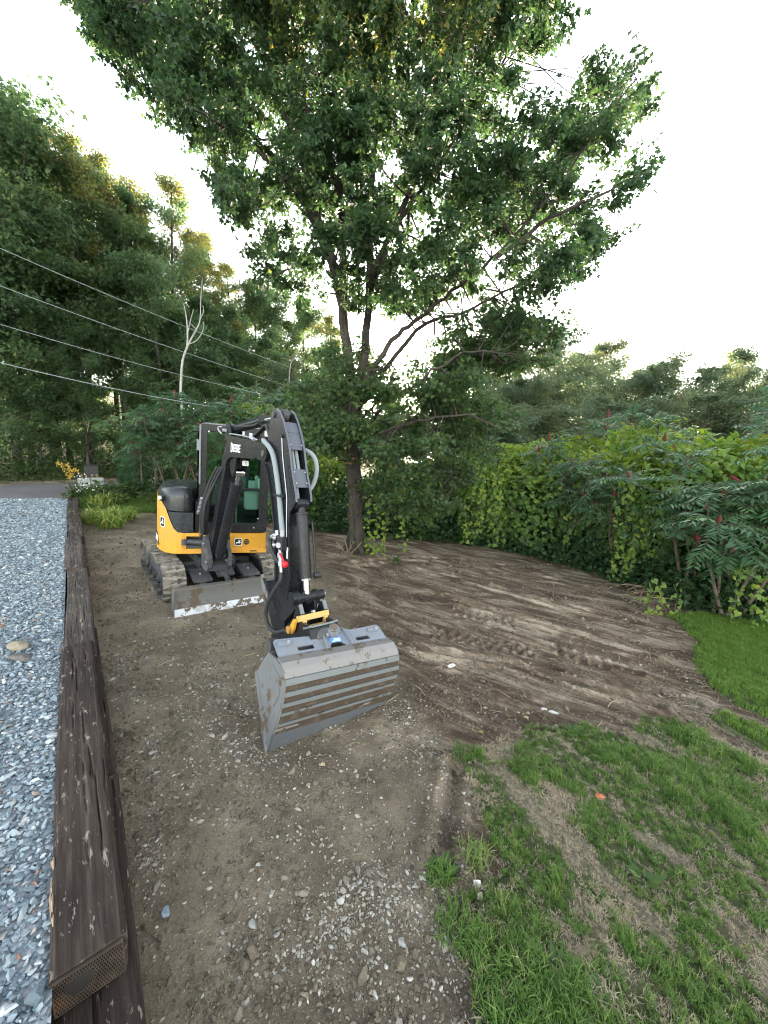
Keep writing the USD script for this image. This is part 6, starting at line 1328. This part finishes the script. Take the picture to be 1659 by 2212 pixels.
# linkage
lk = add("link_pin", [cyl(b1+[0, -.14, -.02], b1+[0, .17, -.02], .046, 24), cyl(b1+[-.02, -.15, -.02], b1+[-.02, -.08, -.02], .062, 24), cyl(b1+[0, .0, -.02], b1+[.055, .0, -.045], .030, 16)], blk, EX, smooth=40)
add("pin_bolt", cyl(b1+[0, .165, -.02], b1+[0, .19, -.02], .022, 8), zinc, lk)
for y in (A-.115, A+.09): add("idler_link", plate(Polygon([(3.58, .70), (3.64, .65), (3.72, .70), (3.95, .93), (3.965, .99), (3.90, 1.04), (3.84, 1.02), (3.62, .79)]).buffer(-.008).buffer(.008), y, y+.025), blk, lk, smooth=30)
hl = Polygon([(-.095, .0), (.095, .0), (.085, -.22), (.10, -.44), (-.10, -.44), (-.085, -.22)]).difference(shapely.union_all([sbox(-.05, -.13, .05, -.045).buffer(.012), sbox(-.05, -.30, .05, -.20).buffer(.012)]))
m = trimesh.creation.extrude_polygon(hl, .05, engine="earcut"); v = m.vertices; hd = norm(np.array([.10, 0, -.44])); hn = np.array([hd[2], 0, -hd[0]])*-1
base_h = b1 + np.array([0, 0, -.03]); v2 = base_h + v[:, :1]*np.array([0, 1, 0]) - v[:, 1:2]*hd + (v[:, 2:]-.025)*hn
add("h_link", trimesh.Trimesh(v2, m.faces, process=False), blk, lk)
# --- hydraulic thumb folded under the arm
TH = Polygon([(2.95, .88), (3.01, .90), (3.10, .82), (3.30, .70), (3.45, .62), (3.52, .50), (3.53, .40), (3.46, .34), (3.36, .36), (3.20, .55), (3.05, .70)]).buffer(-.01).buffer(.01)
th = add("thumb", [plate(TH, A-.05, A-.028), plate(TH, A+.10, A+.122), plate([(3.0, .86), (3.1, .80), (3.30, .67), (3.44, .59), (3.42, .55), (3.2, .62), (3.02, .80)], A-.027, A+.099)], blk, EX, smooth=30)
for y in (A-.056, A+.096):
    teeth = [(2.955 + .028*k*.9, .895 - .0*k) for k in range(1)]
    tp = [(2.93, .90)] + [p for k in range(6) for p in ((2.945+.035*k, .925-.026*k), (2.972+.035*k, .888-.026*k))] + [(3.14, .70), (3.0, .76)]
    add("thumb_teeth", plate(Polygon(tp).buffer(0), y, y+.034), steel, th)
# hoses and couplings on the arm's side
sh = smooth_path([[2.98, A-.10, 2.40], [3.08, A-.115, 2.375], [3.19, A-.12, 2.335], [3.28, A-.12, 2.27], [3.35, A-.115, 2.14], [3.45, A-.115, 1.91], [3.52, A-.115, 1.69], [3.57, A-.115, 1.54]], 6)
apart("sheathed_hose", tube(sh, .026, 10), hose_g, True)
apart("hose_clamp", [span(3.39, 3.54, A-.15, A-.085, 1.875, 1.892), cyl([3.53, A-.12, 1.87], [3.53, A-.12, 1.91], .012, 8)], blackpr)
apart("return_hose", tube(smooth_path([[3.44, A+.08, 2.33], [3.49, A+.14, 2.33], [3.54, A+.20, 2.27], [3.56, A+.225, 2.15], [3.56, A+.20, 2.02], [3.58, A+.13, 1.93], [3.60, A+.085, 1.90]], 6), .023, 9), hose_g, True)
cb = apart("coupling_block", span(3.50, 3.63, A-.15, A-.086, 1.37, 1.50, .008), blackpr)
add("fitting", [cyl([3.575, A-.115, 1.50], [3.572, A-.115, 1.56], .026, 8), cyl([3.56, A-.12, 1.42], [3.60, A-.165, 1.42], .028, 8), cyl([3.50, A-.12, 1.47], [3.45, A-.14, 1.49], .022, 8), cyl([3.51, A-.15, 1.47], [3.49, A-.17, 1.47], .018, 8), cyl([3.51, A-.15, 1.40], [3.49, A-.17, 1.40], .018, 8)], zinc, cb)
add("elbow", [cyl([3.49, A-.13, 1.49], [3.48, A-.13, 1.54], .022, 8), cyl([3.45, A-.14, 1.49], [3.41, A-.15, 1.46], .020, 8)], zinc, cb)
add("feed_hose", tube(smooth_path([[3.41, A-.15, 1.46], [3.38, A-.15, 1.41], [3.41, A-.15, 1.34], [3.46, A-.13, 1.27], [3.51, A-.11, 1.22]], 6), .021, 8), hose_b, cb, smooth=True)
add("quick_coupler", [cyl([3.555, A-.125, 1.37], [3.56, A-.125, 1.335], .017, 8), cyl([3.56, A-.125, 1.335], [3.57, A-.125, 1.29], .027, 8), cyl([3.57, A-.125, 1.29], [3.58, A-.125, 1.25], .020, 8), cyl([3.58, A-.125, 1.25], [3.59, A-.125, 1.21], .027, 8), cyl([3.59, A-.125, 1.21], [3.61, A-.125, 1.14], .016, 8)], zinc, cb)
add("dust_cap", [trimesh.creation.icosphere(2, .034).apply_translation([3.68, A-.125, 1.25]), tube(smooth_path([[3.59, A-.14, 1.33], [3.635, A-.15, 1.33], [3.68, A-.145, 1.29], [3.68, A-.13, 1.25]], 5), .011, 6)], redp, cb, smooth=True)
lh = smooth_path([[3.61, A-.125, 1.15], [3.62, A-.14, 1.07], [3.50, A-.15, .92], [3.38, A-.15, .76], [3.34, A-.15, .62], [3.42, A-.15, .53], [3.58, A-.14, .53], [3.72, A-.12, .60], [3.82, A-.09, .62]], 8)
apart("tilt_hose", tube(lh, .020, 9), hose_b, True)
apart("hose_end", [cyl([3.81, A-.09, .625], [3.88, A-.08, .64], .022, 8), cyl([3.88, A-.08, .64], [3.93, A-.08, .60], .019, 8), cyl([3.93, A-.08, .60], [3.95, A-.08, .54], .015, 8)], zinc)
# --- coupler and tilting grading bucket, in the bucket's own frame
BA, BB, BO, BWD = -.038, -.083, np.array([4.411, -.704, .0]), 1.11
fx = np.array([math.cos(BA), math.sin(BA), 0]); wy = np.array([-math.sin(BA), math.cos(BA), 0]); up_ = np.array([0, 0, 1.])
wy2 = wy*math.cos(BB) + up_*math.sin(BB); up2 = -wy*math.sin(BB) + up_*math.cos(BB)
BM = np.eye(4); BM[:3, 0], BM[:3, 1], BM[:3, 2], BM[:3, 3] = fx, wy2, up2, BO
def B_(m):
    m = cat(m) if isinstance(m, list) else m
    m = trimesh.Trimesh(m.vertices, m.faces, process=False); m.apply_transform(BM); return m
outer = [(-.01, -.01), (.022, .135), (.060, .235), (.088, .33), (.108, .42), (.118, .51), (.112, .58), (.094, .64), (.060, .682), (.01, .708), (-.065, .716)]
shell = LineString(outer).buffer(.012, cap_style=2)
bu = add("bucket", B_(plate(shell, 0, BWD)), bfront, EX, smooth=35, label="wide grading bucket with horizontal wear strips")
sidep = Polygon(outer + [(-.22, .70), (-.33, .56), (-.385, .46), (-.33, .38), (-.20, .26), (-.10, .12)])
for y in (-.012, BWD-.006): add("side_plate", B_(plate(sidep, y, y+.018)), steel, bu)
add("corner_plate", B_(plate([(-.10, .66), (.06, .62), (.075, .50), (.0, .36), (-.10, .34), (-.14, .5)], -.022, -.012)), steel, bu)
add("rear_lip", B_(plate(Polygon([(-.22, .70), (-.33, .56), (-.385, .46), (-.37, .44), (-.31, .55), (-.20, .68)]).buffer(0), 0, BWD)), steel, bu)
add("side_cutter", B_(plate([(-.385, .46), (-.20, .26), (-.10, .12), (-.01, -.01), (-.05, .0), (-.14, .10), (-.24, .24), (-.40, .42)], -.030, .0)), steel, bu)
def along(z0, z1, off):
    O = np.array(outer); zz = np.linspace(z0, z1, 5); x = np.interp(zz, O[:9, 1], O[:9, 0]); p = np.c_[x+.013, zz]; q = np.c_[x+.013+off, zz][::-1]
    return Polygon(np.vstack([p, q]))
for z0, z1 in ((.595, .640), (.513, .548), (.425, .460), (.345, .372), (.240, .268)): add("wear_strip", B_(plate(along(z0, z1, .014), .002, BWD-.002)), strip_m, bu)
for z0, z1 in ((.550, .593), (.462, .511), (.374, .423), (.270, .343), (.14, .238)):
    # mud packed between the strips, an uneven skin
    ny, nz = 90, 6; Y_, Z_ = np.meshgrid(np.linspace(.004, BWD-.004, ny), np.linspace(z0, z1, nz), indexing="ij"); O = np.array(outer); X_ = np.interp(Z_, O[:9, 1], O[:9, 0]) + .0165
    nz_ = meshkit.fbm(np.stack([Y_*7, Z_*22, np.full(Y_.shape, z0*10)], -1), 4, 5); X_ = X_ + np.clip(nz_-.50, -.10, .2)*.04*np.sin(math.pi*np.clip((Z_-z0)/(z1-z0), .04, .96))**.5
    add("packed_mud", B_(trimesh.Trimesh(np.stack([X_.ravel(), Y_.ravel(), Z_.ravel()], 1), grid_faces(ny, nz), process=False)), mud, bu, smooth=True)
add("cutting_edge", B_(plate([(-.018, -.022), (.004, -.022), (.048, .150), (.030, .155)], -.004, BWD+.004)), paint("edge_steel", (.10, .105, .115), .45, .4, dirt=(.15, .12, .095), amount=.45, scale=10, bevel=.002), bu)
add("edge_bolt", B_([cyl([.005, y, .06], [.024, y, .058], .014, 10) for y in (.12, .40, .70, 1.0)]), steel, bu)
# top plate with two slots and the tilt bracket
def slope(poly, off, th_=.016, y_lo=None):
    """Polygon in (width, distance up the sloping top plate), thickened along the plate's normal."""
    o = np.array([-.085, 0, .712]); uu = norm(np.array([-.13, 0, .062])); nn = np.array([uu[2]*-1, 0, uu[0]])*-1
    m = trimesh.creation.extrude_polygon(poly, th_, engine="earcut"); v = m.vertices
    return B_(trimesh.Trimesh(o + v[:, :1]*np.array([0, 1, 0]) + v[:, 1:2]*uu + (v[:, 2:]+off)*nn, m.faces, process=False))
TP_ = Polygon([(.015, -.02), (BWD-.015, -.02), (BWD-.03, .15), (BWD-.05, .165), (.80, .150), (.74, .155), (.67, .19), (.62, .212), (.56, .22), (.50, .212), (.45, .19), (.38, .155), (.32, .150), (.03, .165), (.015, .15)])
for y in (.20, .775): TP_ = TP_.difference(sbox(y, .030, y+.13, .053).buffer(.010))
TP_ = TP_.difference(Point(.56, -.03).buffer(.085).intersection(sbox(.4, -.005, .8, .2)))
tb = add("top_plate", slope(TP_.buffer(0), 0), bgrey, bu, smooth=30)
add("top_weld", slope(sbox(.02, -.042, BWD-.02, -.018), .0, .012), bfront, tb)
for y in (.095, .99): add("pad_clamp", slope(Polygon([(y-.05, .085), (y+.05, .085), (y+.06, .105), (y+.04, .125), (y-.05, .13), (y-.065, .11)]), .016, .014), bgrey, tb); add("clamp_bolt", slope(Point(y+.03, .105).buffer(.014, 6), .030, .014), zinc, tb)
add("boss", slope(Point(.56, .152).buffer(.060), .016, .05), bgrey, tb, smooth=40); add("pivot_pin", slope(Point(.56, .152).buffer(.045), .066, .016), steel, tb, smooth=40); add("pin_centre", slope(Point(.56, .152).buffer(.029), .082, .006), paint("pin_brown", (.16, .11, .09), .4, .5), tb, smooth=40)
add("grease_nipple", slope(Point(.49, .115).buffer(.013, 6), .016, .03), zinc, tb)
for y, s in ((.43, -1), (.69, 1)): 
    g = Polygon([(-.02, .012), (.18, .012), (.185, .028), (.06, .050), (.0, .045)]); o = np.array([-.085, y, .712]); uu = norm(np.array([-.13, s*-.02, .062])); nn = norm(np.array([.062, 0, .13]))
    m = trimesh.creation.extrude_polygon(g, .014, engine="earcut"); v = m.vertices; add("gusset", B_(trimesh.Trimesh(o + v[:, :1]*uu + v[:, 1:2]*nn + v[:, 2:]*np.array([0, 1, 0]), m.faces, process=False)), bgrey, tb)
lb = add("maker_plate", slope(sbox(.50, .040, .62, .092), .016, .003), bluel, tb, label="small blue plate")
add("plate_print", [slope(sbox(.52+.01*k, .050+.012*k, .605, .055+.012*k), .019, .001) for k in range(3)], whitep, lb)
# coupler between linkage and bucket
CP = Polygon([(3.44, .44), (3.48, .36), (3.58, .33), (3.70, .40), (3.90, .48), (4.08, .62), (4.18, .74), (4.20, .80), (4.14, .83), (4.06, .82), (4.04, .90), (4.00, .955), (3.94, .93), (3.90, .80), (3.76, .66), (3.56, .54)]).buffer(-.008).buffer(.008)
cp = add("coupler", [plate(CP, y, y+.03) for y in (A-.125, A+.115)], blk, EX, smooth=30)
def yy_(pts, a, b, m, nm, **k): return add(nm, plate(pts, a, b), m, cp, **k)
add("lock_bar", [plate([(3.99, .79), (4.07, .835), (4.055, .885), (3.975, .845)], A-.135, A+.155), plate([(4.05, .76), (4.09, .775), (4.075, .845), (4.05, .835)], A-.115, A-.08), plate([(4.05, .76), (4.09, .775), (4.075, .845), (4.05, .835)], A+.10, A+.135), plate([(4.00, .70), (4.09, .745), (4.075, .785), (3.99, .745)], A-.08, A+.10)], yel2, cp, label="yellow locking bar"); add("lock_bolt", cyl([4.03, A+.01, .86], [4.02, A+.01, .895], .020, 6), zinc, cp)
add("front_plate", [plate([(4.12, .78), (4.20, .83), (4.22, .81), (4.255, .735), (4.235, .725), (4.18, .78)], A-.13, A+.16)], blk, cp); add("plate_edge", [plate([(4.10, .79), (4.205, .845), (4.215, .832), (4.11, .776)], A-.132, A-.10), plate([(4.10, .79), (4.205, .845), (4.215, .832), (4.11, .776)], A+.13, A+.162), plate([(4.192, .835), (4.208, .843), (4.218, .83), (4.202, .822)], A-.10, A+.13)], strip_m, cp)
add("peak_edge", [plate([(3.985, .955), (4.00, .965), (4.055, .895), (4.04, .885)], y, y+.032) for y in (A-.126, A+.114)], strip_m, cp)
add("tilt_body", [cyl([4.06, A+.0, .64], [4.26, A-.0, .74], .075, 24), span(3.85, 4.20, A-.10, A+.10, .46, .62, .03), cyl([3.60, A-.17, .42], [3.60, A+.17, .42], .055, 24), cyl([3.60, A-.22, .42], [3.60, A-.12, .42], .065, 26)], gry, cp, smooth=40)
add("side_link", plate(Polygon([(3.90, .70), (3.95, .67), (3.99, .73), (4.01, .82), (3.98, .83), (3.94, .77)]).buffer(-.006).buffer(.006), A-.165, A-.14), yel, cp, label="yellow side link"); add("link_pivot", cyl([3.93, A-.19, .71], [3.93, A-.13, .71], .035, 18), paint("rust_yellow", (.40, .20, .04), .5, dirt=(.15, .08, .04), amount=.8), cp, smooth=40)
